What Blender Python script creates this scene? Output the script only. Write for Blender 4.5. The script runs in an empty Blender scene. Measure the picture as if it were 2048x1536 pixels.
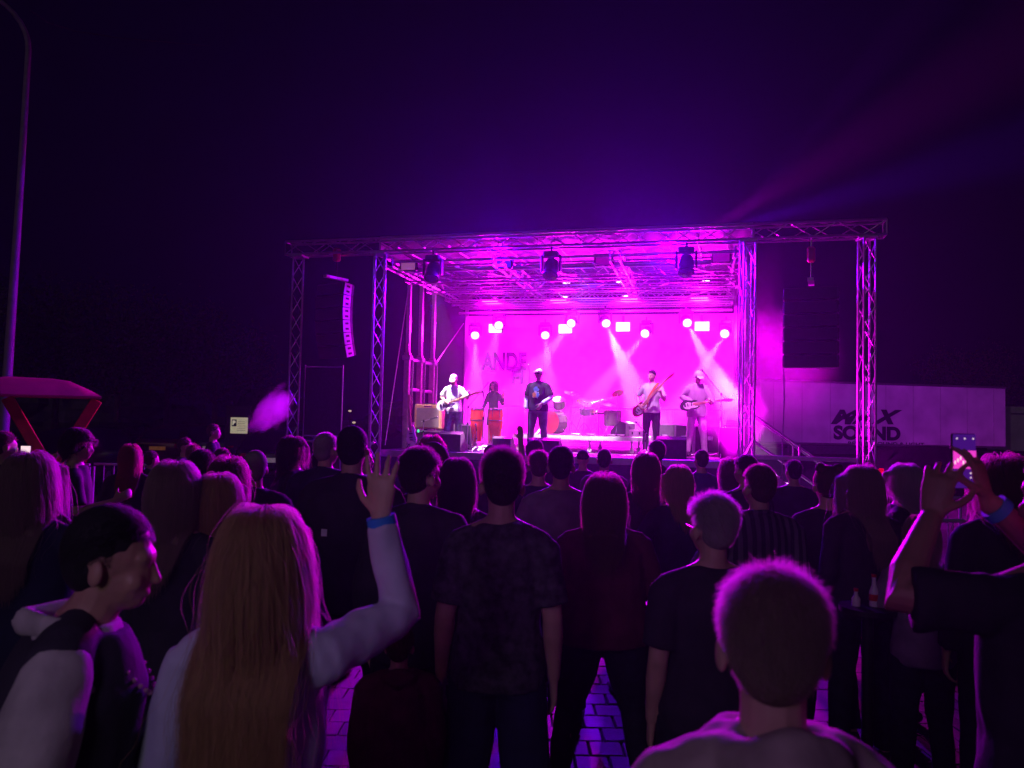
import bpy, math, random
import numpy as np
from mathutils import Vector, Matrix, Euler, noise
rnd = random.Random(7)
V = Vector
C = bpy.context.scene.collection
sc = bpy.context.scene

# ------------------------------------------------------------------ camera, world, exposure
CAMZ = 1.92
F = 1536.0
cam_d = bpy.data.cameras.new('camera')
cam_d.sensor_width = 36.0
cam_d.lens = 27.0
cam_d.clip_start = 0.05
cam_d.clip_end = 600
cam_d.dof.use_dof = True
cam_d.dof.focus_distance = 15.0
cam_d.dof.aperture_fstop = 4.6
cam = bpy.data.objects.new('camera', cam_d)
C.objects.link(cam)
PITCH, ROLL = math.radians(2.61), math.radians(1.3)
CR = Matrix.Rotation(math.pi/2 + PITCH, 4, 'X') @ Matrix.Rotation(ROLL, 4, 'Z')
cam.matrix_world = Matrix.Translation((0, 0, CAMZ)) @ CR
sc.camera = cam
sc.view_settings.view_transform = 'Standard'
sc.view_settings.look = 'None'
sc.view_settings.exposure = 0
sc.view_settings.gamma = 1
sc.render.resolution_x, sc.render.resolution_y = 1024, 768
sc.cycles.use_denoising = True
sc.cycles.max_bounces = 5
sc.cycles.diffuse_bounces = 2
sc.cycles.glossy_bounces = 2
sc.cycles.transmission_bounces = 3
sc.cycles.transparent_max_bounces = 8
sc.cycles.volume_bounces = 1
sc.cycles.sample_clamp_indirect = 4
sc.cycles.volume_max_steps = 128
try: sc.cycles_curves.shape = 'RIBBONS'
except Exception: pass

world = bpy.data.worlds.new('World')
sc.world = world
world.use_nodes = True
bg = world.node_tree.nodes['Background']
bg.inputs[0].default_value = (0.30, 0.05, 1.0, 1)
bg.inputs[1].default_value = 0.0035

CR3 = CR.to_3x3()
CRI = CR3.inverted()
def at(px, py, Y):
    d = CR3 @ V(((px-1024)/F, (768-py)/F, -1))
    return V((0, 0, CAMZ)) + d*(Y/d.y)
def proj(p):
    q = CRI @ (V(p)-V((0, 0, CAMZ)))
    return (1024+F*q.x/-q.z, 768-F*q.y/-q.z)

# stage frame of reference: a runs along the front (left to right), b goes back
SO = V((-2.83, 16.0, 0)); SU = V((.970, -.243, 0)); SV = V((.243, .970, 0))
SYAW = math.atan2(-.243, .970)
DECK = 1.21
def st(a, b, z=0): return SO + SU*a + SV*b + V((0, 0, z))
def sa(px, b, z=DECK):
    lo, hi = -12.0, 20.0
    for _ in range(40):
        m = (lo+hi)/2
        if proj(st(m, b, z))[0] < px: lo = m
        else: hi = m
    return lo

# ------------------------------------------------------------------ lamps of the show and the added fill lights
LAMPS = []
def lamp(name, kind, loc, target, power, col, **kw):
    l = bpy.data.lights.new(name, kind)
    l.energy = power; l.color = col
    for k, v in kw.items(): setattr(l, k, v)
    o = bpy.data.objects.new(name, l); C.objects.link(o)
    o.location = loc
    o.rotation_euler = (V(target)-V(loc)).to_track_quat('-Z', 'Y').to_euler()
    LAMPS.append(o)
    return o
MAG = (1.0, .0005, .95)
VIO = (.45, .002, 1.0)
BLU = (.06, .01, 1.0)
# pixel, b, z of the round moving heads and of the square blinders on the rear bar
HEADS = [(950, 668), (998, 650), (1090, 668), (1145, 645), (1210, 643), (1293, 665), (1372, 643), (1452, 665)]
HEAD_AIM = [(952, 790), (985, 700), (1100, 780), (1085, 720), (1290, 830), (1215, 760), (1440, 770), (1385, 770)]
BLIND = [(991, 657), (1131, 658), (1246, 654), (1404, 653)]
def on_b(px, py, b):           # point on the plane at stage depth b
    d = CR3 @ V(((px-1024)/F, (768-py)/F, -1))
    n = SV
    t = (SO + SV*b - V((0, 0, CAMZ))).dot(n)/d.dot(n)
    return V((0, 0, CAMZ)) + d*t
for i, ((x, y), (tx, ty)) in enumerate(zip(HEADS, HEAD_AIM)):
    p = on_b(x, y, 5.1); q = on_b(tx, ty, 3.6)
    d = (q-p).normalized()
    lamp('beam_lamp', 'SPOT', p+d*.2, q, [12000, 3500, 12000, 11000, 60000, 22000, 36000, 20000][i]*1.35, (1, .45, 1), spot_size=math.radians([15, 12, 14, 14, 19, 12, 15, 12][i]), spot_blend=.5, shadow_soft_size=.05)
for x, y in BLIND:
    p = on_b(x, y, 5.1)
    lamp('blinder_lamp', 'AREA', p - SV*.15, p - SV*8 - V((0, 0, 2.2)), 360, MAG, shape='RECTANGLE', size=.36, size_y=.22, spread=math.radians(115))
# washes on the backdrop from the roof
for a in (1.2, 3.0, 4.8, 6.5):
    lamp('backdrop_wash', 'AREA', st(a, 4.2, 5.0), st(a, 6.0, 2.6), 650, MAG, shape='SQUARE', size=.4, spread=math.radians(120))
for a, c, w in ((1.0, MAG, 22), (3.7, BLU, 60), (6.3, MAG, 40)):
    lamp('roof_wash', 'AREA', st(a, 3.0, 3.9), st(a, 2.8, 5.5), w, c, shape='SQUARE', size=.4)
# front wash, from the front truss on to the players
PANELS = [(818, 537, (1, .25, .8)), (1008, 527, BLU), (1208, 520, MAG), (1442, 512, MAG)]
for a, px, tb, tz, w, c, s in ((.9, 905, 1.5, 2.3, 3200, (1, .75, .95), 22), (.5, 862, 1.8, 1.7, 700, (1, .6, .8), 20), (2.6, 1074, 1.2, 2.2, 1100, (.95, .7, 1), 22), (4.2, 1142, 2.6, 1.8, 3400, (.9, .72, 1), 38),
                            (5.2, 1302, 2.0, 2.5, 1100, (.9, .35, 1), 20), (6.6, 1392, 2.2, 2.2, 1500, (1, .2, 1), 20), (2.2, 972, 2.0, 1.7, 900, (1, .35, .6), 15)):
    lamp('front_spot', 'SPOT', st(a, .75, 5.05), st(sa(px, tb), tb, tz), w, c, spot_size=math.radians(s), spot_blend=.5, shadow_soft_size=.1)
# the lit blue flood and its neighbours, turned to the audience
lamp('blue_flood', 'AREA', st(2.5, .45, 5.12), st(2.5, -6, 2.5), 1300, (.15, .0, 1), shape='RECTANGLE', size=.32, size_y=.16)
lamp('blue_flood', 'AREA', st(5.9, .45, 5.12), st(6.5, -6, 2.5), 1100, (.2, .0, 1), shape='RECTANGLE', size=.32, size_y=.16)
# beams into the night over the stage roof, out to the right
lamp('sky_beam', 'SPOT', st(7.3, 1.0, 5.9), st(13, -.5, 7.0), 230000, (.22, .0, 1), spot_size=math.radians(18), spot_blend=1, shadow_soft_size=.1)
lamp('sky_beam', 'SPOT', st(6.8, 1.0, 5.9), st(12.5, 1, 9.2), 190000, (1, .0, .7), spot_size=math.radians(22), spot_blend=1, shadow_soft_size=.1)
lamp('sky_beam', 'SPOT', st(7.1, 1.2, 5.9), st(12.0, 1, 11.6), 130000, (.6, .0, .9), spot_size=math.radians(13), spot_blend=1, shadow_soft_size=.1)
lamp('sky_beam', 'SPOT', st(4.5, 2.0, 5.9), st(6.5, 0, 12), 9000, (.2, .0, 1), spot_size=math.radians(110), spot_blend=1, shadow_soft_size=.2)
# side glow to the right of the stage
lamp('edge_fill', 'AREA', st(6.6, 1.8, 1.9), st(8.2, .6, 2.1), 420, MAG, shape='SQUARE', size=.25, spread=math.radians(100))
lamp('side_fill', 'SPOT', st(7.3, 3.0, 4.6), st(11, 4.0, 3.0), 4400, (.9, .0, 1), spot_size=math.radians(110), spot_blend=1, shadow_soft_size=.2)
lamp('side_wash', 'SPOT', st(7.2, 4.6, 4.4), st(14, 19, 2.4), 7000, (.55, .002, 1), spot_size=math.radians(60), spot_blend=1, shadow_soft_size=.2)
# added fill light for the near onlookers, from an unseen lamp behind them
lamp('near_fill', 'SPOT', (-1.0, -.85, 2.3), (-.75, 1.9, 1.15), 27, (.93, .86, .98), spot_size=math.radians(80), spot_blend=1, shadow_soft_size=.2)

lamp('violet_fill', 'SPOT', (-1.2, -1.5, 3.0), (.6, 6, .9), 40, (.42, .0, 1), spot_size=math.radians(80), spot_blend=1, shadow_soft_size=.3)  # added violet fill on the crowd's backs, without any fixture
# weak sun added as fill from behind, standing in for town light
lamp('fill_sun', 'SUN', (-6, -8, 9), (0, 6, 1), .05, (1, .86, .72), angle=math.radians(25))

# ------------------------------------------------------------------ materials
MATS = {}
def mat(name, col, rough=.7, metal=0, var=.25, scale=8, bump=0, spec=.4, emit=None, estr=0, stripes=None, sheen=0, trans=0):
    if name in MATS: return MATS[name]
    m = bpy.data.materials.new(name); m.use_nodes = True
    nt = m.node_tree; N = nt.nodes; L = nt.links
    b = N['Principled BSDF']
    b.inputs['Roughness'].default_value = rough
    b.inputs['Metallic'].default_value = metal
    b.inputs['Specular IOR Level'].default_value = spec
    if sheen: b.inputs['Sheen Weight'].default_value = sheen
    tc = N.new('ShaderNodeTexCoord')
    nz = N.new('ShaderNodeTexNoise'); nz.inputs['Scale'].default_value = scale; nz.inputs['Detail'].default_value = 4
    L.new(tc.outputs['Object'], nz.inputs['Vector'])
    rp = N.new('ShaderNodeValToRGB')
    rp.color_ramp.elements[0].position = .3; rp.color_ramp.elements[1].position = .7
    lo = [max(0, c*(1-var)) for c in col]; hi = [min(1, c*(1+var)) for c in col]
    rp.color_ramp.elements[0].color = (*lo, 1); rp.color_ramp.elements[1].color = (*hi, 1)
    L.new(nz.outputs['Fac'], rp.inputs['Fac'])
    out = rp.outputs['Color']
    if stripes:
        w = N.new('ShaderNodeTexWave'); w.wave_type = 'BANDS'; w.bands_direction = stripes[0]
        w.inputs['Scale'].default_value = stripes[1]; w.inputs['Distortion'].default_value = .6
        L.new(tc.outputs['Object'], w.inputs['Vector'])
        cr = N.new('ShaderNodeValToRGB'); cr.color_ramp.interpolation = 'LINEAR'
        cr.color_ramp.elements[0].position = .42; cr.color_ramp.elements[1].position = .58
        L.new(w.outputs['Fac'], cr.inputs['Fac'])
        mx = N.new('ShaderNodeMix'); mx.data_type = 'RGBA'
        L.new(cr.outputs['Color'], mx.inputs[0]); L.new(out, mx.inputs[6]); mx.inputs[7].default_value = (*stripes[2], 1)
        out = mx.outputs[2]
    L.new(out, b.inputs['Base Color'])
    if bump:
        n2 = N.new('ShaderNodeTexNoise'); n2.inputs['Scale'].default_value = scale*6; n2.inputs['Detail'].default_value = 3
        L.new(tc.outputs['Object'], n2.inputs['Vector'])
        bp = N.new('ShaderNodeBump'); bp.inputs['Strength'].default_value = bump; bp.inputs['Distance'].default_value = .01
        L.new(n2.outputs['Fac'], bp.inputs['Height']); L.new(bp.outputs['Normal'], b.inputs['Normal'])
    if emit:
        b.inputs['Emission Color'].default_value = (*emit, 1); b.inputs['Emission Strength'].default_value = estr
        m.cycles.emission_sampling = 'NONE'
    MATS[name] = m
    return m
def hairmat(name, col):
    if name in MATS: return MATS[name]
    m = bpy.data.materials.new(name); m.use_nodes = True
    nt = m.node_tree; N = nt.nodes; L = nt.links
    N.remove(N['Principled BSDF'])
    h = N.new('ShaderNodeBsdfHairPrincipled'); h.parametrization = 'COLOR'
    h.inputs['Color'].default_value = (*col, 1); h.inputs['Roughness'].default_value = .38
    h.inputs['Radial Roughness'].default_value = .45
    if 'Random Color' in h.inputs: h.inputs['Random Color'].default_value = .25
    h.inputs['Roughness'].default_value = .55
    df = N.new('ShaderNodeBsdfDiffuse')
    hi = N.new('ShaderNodeHairInfo'); rp = N.new('ShaderNodeValToRGB')
    rp.color_ramp.elements[0].color = (*[c*.45 for c in col], 1); rp.color_ramp.elements[1].color = (*[min(1, c*1.25) for c in col], 1)
    L.new(hi.outputs['Random'], rp.inputs['Fac']); L.new(rp.outputs['Color'], df.inputs['Color'])
    mx = N.new('ShaderNodeMixShader'); mx.inputs[0].default_value = .5
    L.new(h.outputs[0], mx.inputs[1]); L.new(df.outputs[0], mx.inputs[2])
    L.new(mx.outputs[0], N['Material Output'].inputs['Surface'])
    MATS[name] = m
    return m
def volmat(name, col, dens, aniso=.3, noisy=None):
    m = bpy.data.materials.new(name); m.use_nodes = True
    nt = m.node_tree; N = nt.nodes; L = nt.links
    N.remove(N['Principled BSDF'])
    v = N.new('ShaderNodeVolumePrincipled')
    v.inputs['Color'].default_value = (*col, 1); v.inputs['Density'].default_value = dens; v.inputs['Anisotropy'].default_value = aniso
    L.new(v.outputs[0], N['Material Output'].inputs['Volume'])
    if noisy:
        tc = N.new('ShaderNodeTexCoord'); nz = N.new('ShaderNodeTexNoise')
        nz.inputs['Scale'].default_value = noisy; nz.inputs['Detail'].default_value = 3
        L.new(tc.outputs['Object'], nz.inputs['Vector'])
        ln = N.new('ShaderNodeVectorMath'); ln.operation = 'LENGTH'; L.new(tc.outputs['Object'], ln.inputs[0])
        mr = N.new('ShaderNodeMapRange'); mr.inputs[1].default_value = 1; mr.inputs[2].default_value = .2; mr.inputs[3].default_value = -.5; mr.inputs[4].default_value = .42
        L.new(ln.outputs['Value'], mr.inputs[0])
        ad = N.new('ShaderNodeMath'); ad.operation = 'ADD'; L.new(nz.outputs['Fac'], ad.inputs[0]); L.new(mr.outputs[0], ad.inputs[1])
        m2 = N.new('ShaderNodeMapRange'); m2.inputs[1].default_value = .50; m2.inputs[2].default_value = 1.1; m2.inputs[3].default_value = 0; m2.inputs[4].default_value = dens
        L.new(ad.outputs[0], m2.inputs[0]); L.new(m2.outputs[0], v.inputs['Density'])
    return m
ALU = mat('aluminium', (.46, .46, .48), .34, .85, .12, 20)
BLACK = mat('black_plastic', (.018, .018, .02), .5, 0, .3, 14)
BLACKF = mat('black_fabric', (.012, .012, .014), .9, 0, .3, 18)
STEEL = mat('chrome', (.75, .75, .76), .2, 1, .05, 10)
WHITEP = mat('white_paint', (.7, .7, .7), .45, 0, .08, 5)
RUBBER = mat('rubber', (.02, .02, .02), .8)

# ------------------------------------------------------------------ helpers
def tag(o, label=None, cat=None, group=None, kind=None):
    if label: o['label'] = label
    if cat: o['category'] = cat
    if group: o['group'] = group
    if kind: o['kind'] = kind
    return o
def thing(name, loc, label, cat, group=None, yaw=0, scale=1):
    o = bpy.data.objects.new(name, None); C.objects.link(o)
    o.location = loc; o.rotation_euler = (0, 0, yaw); o.scale = (scale,)*3
    o.empty_display_size = .1
    return tag(o, label, cat, group)
def sub(name, parent, loc=(0, 0, 0)):
    o = bpy.data.objects.new(name, None); C.objects.link(o); o.parent = parent; o.location = loc
    return o
def place(name, me, parent=None, loc=(0, 0, 0), rot=None):
    o = bpy.data.objects.new(name, me); C.objects.link(o)
    o.parent = parent; o.location = loc
    if rot is not None: o.rotation_euler = rot
    return o
def perp(t, ref):
    r = V(ref)
    if abs(t.dot(r)) > .95*r.length: r = V((0, 1, 0)) if abs(t.y) < .9 else V((1, 0, 0))
    x = (r - t*t.dot(r)).normalized()
    return x, t.cross(x)
class MB:
    def __init__(s): s.v = []; s.f = []
    def box(s, c, d, rot=None, bev=0):
        c = V(c); i = len(s.v)
        hx, hy, hz = d[0]/2, d[1]/2, d[2]/2
        pts = []
        if bev:
            for sx in (-1, 1):
                for sy in (-1, 1):
                    for sz in (-1, 1):
                        pts += [V((sx*(hx-bev), sy*(hy-bev), sz*hz)), V((sx*(hx-bev), sy*hy, sz*(hz-bev))), V((sx*hx, sy*(hy-bev), sz*(hz-bev)))]
        else:
            pts = [V((sx*hx, sy*hy, sz*hz)) for sx in (-1, 1) for sy in (-1, 1) for sz in (-1, 1)]
        for p in pts:
            s.v.append((rot @ p if rot else p) + c)
        if not bev:
            for f in ((0, 1, 3, 2), (4, 6, 7, 5), (0, 4, 5, 1), (2, 3, 7, 6), (0, 2, 6, 4), (1, 5, 7, 3)): s.f.append([i+k for k in f])
        else:
            K = lambda a, b, cc, w: i + ((a*2+b)*2+cc)*3+w
            for z in (0, 1):
                q = [K(0, 0, z, 0), K(1, 0, z, 0), K(1, 1, z, 0), K(0, 1, z, 0)]; s.f.append(q if z else q[::-1])
                q = [K(0, z, 0, 1), K(1, z, 0, 1), K(1, z, 1, 1), K(0, z, 1, 1)]; s.f.append(q[::-1] if z else q)
                q = [K(z, 0, 0, 2), K(z, 1, 0, 2), K(z, 1, 1, 2), K(z, 0, 1, 2)]; s.f.append(q if z else q[::-1])
            for a in (0, 1):
                for b in (0, 1):
                    s.f.append([K(0, a, b, 0), K(1, a, b, 0), K(1, a, b, 1), K(0, a, b, 1)])
                    s.f.append([K(a, 0, b, 0), K(a, 1, b, 0), K(a, 1, b, 2), K(a, 0, b, 2)])
                    s.f.append([K(a, b, 0, 1), K(a, b, 1, 1), K(a, b, 1, 2), K(a, b, 0, 2)])
                    for cc in (0, 1): s.f.append([K(a, b, cc, 0), K(a, b, cc, 1), K(a, b, cc, 2)])
        return s
    def loft(s, pts, rad, n=10, ref=(1, 0, 0), cap=True, round_=False):
        pts = [V(p) for p in pts]; rad = [(r, r) if not isinstance(r, (tuple, list)) else r for r in rad]
        if round_:
            t0 = (pts[0]-pts[1]).normalized(); t1 = (pts[-1]-pts[-2]).normalized()
            r0, r1 = rad[0], rad[-1]; m0 = min(r0); m1 = min(r1)
            pts = [pts[0]+t0*m0*.9, pts[0]+t0*m0*.6] + pts + [pts[-1]+t1*m1*.6, pts[-1]+t1*m1*.9]
            rad = [(r0[0]*.35, r0[1]*.35), (r0[0]*.78, r0[1]*.78)] + rad + [(r1[0]*.78, r1[1]*.78), (r1[0]*.35, r1[1]*.35)]
        i0 = len(s.v); K = len(pts); ref = V(ref)
        for k, p in enumerate(pts):
            t = (pts[min(k+1, K-1)] - pts[max(k-1, 0)])
            t = t.normalized() if t.length > 1e-9 else V((0, 0, 1))
            x, y = perp(t, ref); ref = x
            for j in range(n):
                a = 2*math.pi*j/n
                s.v.append(p + x*(math.cos(a)*rad[k][0]) + y*(math.sin(a)*rad[k][1]))
        for k in range(K-1):
            for j in range(n):
                a = i0+k*n+j; b = i0+k*n+(j+1) % n
                s.f.append([a, b, b+n, a+n])
        if cap:
            s.f.append([i0+j for j in range(n)][::-1]); s.f.append([i0+(K-1)*n+j for j in range(n)])
        return s
    def tube(s, a, b, r, n=8, r2=None): return s.loft([a, b], [r, r if r2 is None else r2], n)
    def ell(s, c, r, n=12, m=8, rot=None):
        c = V(c); i0 = len(s.v)
        if not isinstance(r, (tuple, list)): r = (r, r, r)
        for k in range(1, m):
            th = math.pi*k/m
            for j in range(n):
                a = 2*math.pi*j/n
                p = V((r[0]*math.sin(th)*math.cos(a), r[1]*math.sin(th)*math.sin(a), r[2]*math.cos(th)))
                s.v.append(c + (rot @ p if rot else p))
        top = len(s.v); p = V((0, 0, r[2])); s.v.append(c+(rot @ p if rot else p)); p = V((0, 0, -r[2])); s.v.append(c+(rot @ p if rot else p))
        for k in range(m-2):
            for j in range(n):
                a = i0+k*n+j; b = i0+k*n+(j+1) % n
                s.f.append([a, a+n, b+n, b])
        for j in range(n):
            s.f.append([top, i0+j, i0+(j+1) % n]); q = i0+(m-2)*n
            s.f.append([top+1, q+(j+1) % n, q+j])
        return s
    def lathe(s, prof, n=20, c=(0, 0, 0), rot=None):
        i0 = len(s.v); c = V(c)
        for r, z in prof:
            for j in range(n):
                a = 2*math.pi*j/n; p = V((r*math.cos(a), r*math.sin(a), z)); s.v.append(c+(rot @ p if rot else p))
        for k in range(len(prof)-1):
            for j in range(n):
                a = i0+k*n+j; b = i0+k*n+(j+1) % n; s.f.append([a, b, b+n, a+n])
        s.f.append([i0+j for j in range(n)][::-1]); q = i0+(len(prof)-1)*n; s.f.append([q+j for j in range(n)])
        return s
    def prism(s, outline, z0, z1, fn=None):
        fn = fn or (lambda x, y, z: V((x, y, z)))
        i = len(s.v); n = len(outline)
        for z in (z0, z1):
            for x, y in outline: s.v.append(fn(x, y, z))
        s.f.append([i+k for k in range(n)][::-1]); s.f.append([i+n+k for k in range(n)])
        for k in range(n): s.f.append([i+k, i+(k+1) % n, i+n+(k+1) % n, i+n+k])
        return s
    def mesh(s, name, m=None, smooth=False):
        me = bpy.data.meshes.new(name)
        me.from_pydata([tuple(p) for p in s.v], [], s.f)
        if m: me.materials.append(m)
        if smooth:
            me.polygons.foreach_set('use_smooth', [True]*len(me.polygons))
            try: me.set_sharp_from_angle(angle=math.radians(40))
            except Exception: pass
        me.update()
        return me
    def obj(s, name, m, parent=None, smooth=False, loc=(0, 0, 0), rot=None):
        return place(name, s.mesh(name, m, smooth), parent, loc, rot)
def fuse(name, mb, m, parent, vox=.015, smooth=3, wr=0, wscale=(9, 9, 5), seed=0, adapt=0):
    me = mb.mesh(name, m)
    o = bpy.data.objects.new(name, me); C.objects.link(o)
    r = o.modifiers.new('r', 'REMESH'); r.mode = 'VOXEL'; r.voxel_size = vox
    if smooth:
        k = o.modifiers.new('s', 'SMOOTH'); k.iterations = smooth; k.factor = .5
    dg = bpy.context.evaluated_depsgraph_get()
    new = bpy.data.meshes.new_from_object(o.evaluated_get(dg))
    o.modifiers.clear(); o.data = new; bpy.data.meshes.remove(me)
    new.name = name
    if not new.materials: new.materials.append(m)
    n = len(new.vertices)
    if wr:
        co = np.empty(n*3, np.float32); no = np.empty(n*3, np.float32)
        new.vertices.foreach_get('co', co); new.vertices.foreach_get('normal', no)
        co = co.reshape(-1, 3); no = no.reshape(-1, 3)
        d = np.array([noise.noise((x*wscale[0]+seed, y*wscale[1], z*wscale[2]+seed)) + .5*noise.noise((x*22+seed, y*22, z*9)) for x, y, z in co.tolist()], np.float32)
        co += no*(d*wr)[:, None]
        new.vertices.foreach_set('co', co.ravel())
    new.polygons.foreach_set('use_smooth', [True]*len(new.polygons))
    new.update()
    o.parent = parent
    return o
def text(name, body, size, m, parent, M, ext=.004, off=0, shear=0, sx=1):
    c = bpy.data.curves.new(name, 'FONT'); c.body = body; c.size = size; c.extrude = ext; c.offset = off; c.shear = shear
    c.space_character = 1.0
    c.materials.append(m)
    o = bpy.data.objects.new(name, c); C.objects.link(o)
    me = bpy.data.meshes.new_from_object(o.evaluated_get(bpy.context.evaluated_depsgraph_get())); bpy.data.objects.remove(o)
    me.transform(M @ Matrix.Diagonal((sx, 1, 1, 1)))
    o = place(name, me, parent)
    return o

# ------------------------------------------------------------------ ground and haze
GROUND = mat('asphalt', (.05, .05, .052), .8, 0, .35, 1.2, .4)
tag(MB().box((0, 60, -.12), (500, 520, .2)).obj('ground', GROUND), kind='structure')
PAVE = mat('paving_stone', (.035, .033, .033), .6, 0, .3, 3, .3)
pv = bpy.data.objects.new('paved_square', None); C.objects.link(pv); tag(pv, kind='structure')
pb = MB().box((0, 0, 0), (.192, .192, .05), bev=.008).mesh('paving_stone', PAVE)
stf = MB()
cnt = 0
for j in range(62):
    y = 2.6 + j*.2
    for i in range(-60, 64):
        x = i*.2 + (.1 if j % 2 else 0)
        dz = rnd.uniform(-.003, .003)
        px = proj((x, y, 0))[0]
        if 1085 < px < 1310 and y > 3.6 and cnt < 290:
            o = place('paving_stone', pb, pv, (x, y, -.022+dz), (rnd.uniform(-.01, .01), rnd.uniform(-.01, .01), 0)); cnt += 1
        elif abs(x) < 9:
            k = len(stf.v)
            stf.v += [V((x-.096, y-.096, dz)), V((x+.096, y-.096, dz)), V((x+.096, y+.096, dz)), V((x-.096, y+.096, dz)),
                      V((x-.096, y-.096, -.02)), V((x+.096, y-.096, -.02)), V((x+.096, y+.096, -.02)), V((x-.096, y+.096, -.02))]
            stf.f += [[k, k+1, k+2, k+3], [k, k+4, k+5, k+1], [k+1, k+5, k+6, k+2], [k+2, k+6, k+7, k+3], [k+3, k+7, k+4, k]]
tag(stf.obj('paving_field', PAVE, pv), kind='stuff')

hz = MB().box((0, 40, 19), (110, 104, 40)).obj('haze', volmat('haze_air', (.6, .76, 1), .0009, .74))
tag(hz, kind='stuff')
sm = MB().box((3.9, 3.2, 3.35), (8.4, 5.5, 4.2)).obj('stage_smoke', volmat('stage_fog', (.95, .95, .95), .0045, .35), None, False, SO, (0, 0, SYAW))
tag(sm, 'thin magenta lit fog filling the stage under the roof', 'smoke', kind='stuff')

sm = MB().ell((0, 0, 0), (1, 1, 1), 28, 18).obj('drifting_smoke', volmat('drift_fog', (.95, .95, .95), .16, .3, .9), None, False, st(8.3, 4.0, 3.2), (0, 0, SYAW))
sm.scale = (2.6, 2.6, 2.9); tag(sm, 'violet lit fog drifting out of the right side of the stage', 'smoke', kind='stuff')

sm = MB().ell((0, 0, 0), (1, 1, 1), 24, 16).obj('spilling_smoke', volmat('spill_fog', (.95, .95, .95), .9, .3, 1.2), None, False, st(7.35, .9, 2.1), (0, 0, SYAW))
sm.scale = (.85, .9, 1.3); tag(sm, 'bright magenta fog spilling over the right edge of the stage', 'smoke', kind='stuff')

# ------------------------------------------------------------------ truss
chord_cache, brace_cache = {}, {}
def rod(length, r, key):
    k = (round(length, 3), r)
    if k not in brace_cache: brace_cache[k] = MB().tube((0, 0, 0), (0, 0, length), r, 6).mesh(key, ALU, True)
    return brace_cache[k]
def rodobj(name, a, b, r, parent, key='rod'):
    a = V(a); b = V(b); d = b-a
    return place(name, rod(d.length, r, key), parent, a, d.to_track_quat('Z', 'Y').to_euler())
def truss(part, p0, p1, size, side, panel=.41, faces=(0, 1, 2, 3), rc=.025, rb=.0105, skip=()):
    """box truss from p0 to p1 (local); each chord a sub-part, braces of 'faces' singly, the rest joined"""
    p0 = V(p0); p1 = V(p1); t = (p1-p0); L = t.length; t = t/L
    x, y = perp(t, side); h = size/2
    cs = [x*h+y*h, x*h-y*h, -x*h-y*h, -x*h+y*h]
    for c in cs: rodobj('chord', p0+c, p1+c, rc, part, 'chord')
    n = max(1, round(L/panel)); q = L/n
    rest = MB()
    for f in range(4):
        a, b = cs[f], cs[(f+1) % 4]
        for k in range(n):
            u, w = (a, b) if k % 2 == 0 else (b, a)
            A = p0+t*(q*k)+u; B = p0+t*(q*(k+1))+w
            if f in skip: continue
            if f in faces: rodobj('brace', A, B, rb, part, 'brace')
            else: rest.tube(A, B, rb, 5)
    for e in (p0, p1):
        for f in range(4): rest.tube(e+cs[f], e+cs[(f+1) % 4], rb*1.5, 5)
    tag(rest.obj('bracing', ALU, part), kind='stuff')
frame = thing('stage_roof', SO, 'aluminium truss roof frame standing on four lattice legs over the stage', 'stage roof', yaw=SYAW)
ZT = 5.3
for a in (-1.9, 0.0, 7.4, 9.45):
    cpt = sub('truss_column', frame, (a, 0, 0))
    ca = math.radians(31 if a < 5 else 16)
    truss(cpt, (0, 0, .06), (0, 0, ZT), .215, (math.cos(ca), math.sin(ca), 0), rc=.021)
    MB().box((0, 0, .02), (.6, .6, .03)).obj('base_plate', ALU, cpt)
    MB().box((0, 0, ZT+.02), (.33, .33, .04), bev=.01).obj('corner_block', ALU, cpt)
ft = sub('front_truss', frame)
truss(ft, (-2.15, 0, ZT+.185), (9.75, 0, ZT+.185), .27, (0, 0, 1), faces=(1, 2))
FAB = mat('roof_fabric', (.075, .075, .09), .6, 0, .1, 1.5, .3)
# roof structure: lateral and longitudinal trusses and tubes
for b in (1.35, 2.7, 4.1, 5.3):
    p = sub('roof_truss', frame)
    truss(p, (.1, b, 5.12), (7.3, b, 5.12), .34, (0, 0, 1), .44, faces=(), rc=.021, rb=.012, skip=(0, 2))
for a in (.12, 2.5, 4.9, 7.28):
    p = sub('side_truss', frame)
    truss(p, (a, .15, 5.18), (a, 6.3, 5.18), .2, (0, 0, 1), .34, faces=(), rc=.022, rb=.009)
tb = MB()
for k in range(13):
    a = .3+k*.56
    tb.tube((a, .2, 5.5), (a+.28, 6.2, 5.5), .018, 6)
for k in range(5):
    tb.tube((.1+k*1.45, .3, 5.07), (1.5+k*1.45, 2.4, 5.07), .016, 6); tb.tube((1.5+k*1.45, 2.6, 5.06), (.1+k*1.45, 5.2, 5.06), .016, 6)
tb.obj('roof_bars', ALU, frame)
for b, z, r in ((.8, 5.12, .055), (.35, 5.22, .03), (4.5, 4.92, .04), (5.1, 4.78, .035)):
    MB().tube((.1, b, z), (7.3, b, z), r, 12).obj('lighting_bar', ALU, frame, True)
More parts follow.
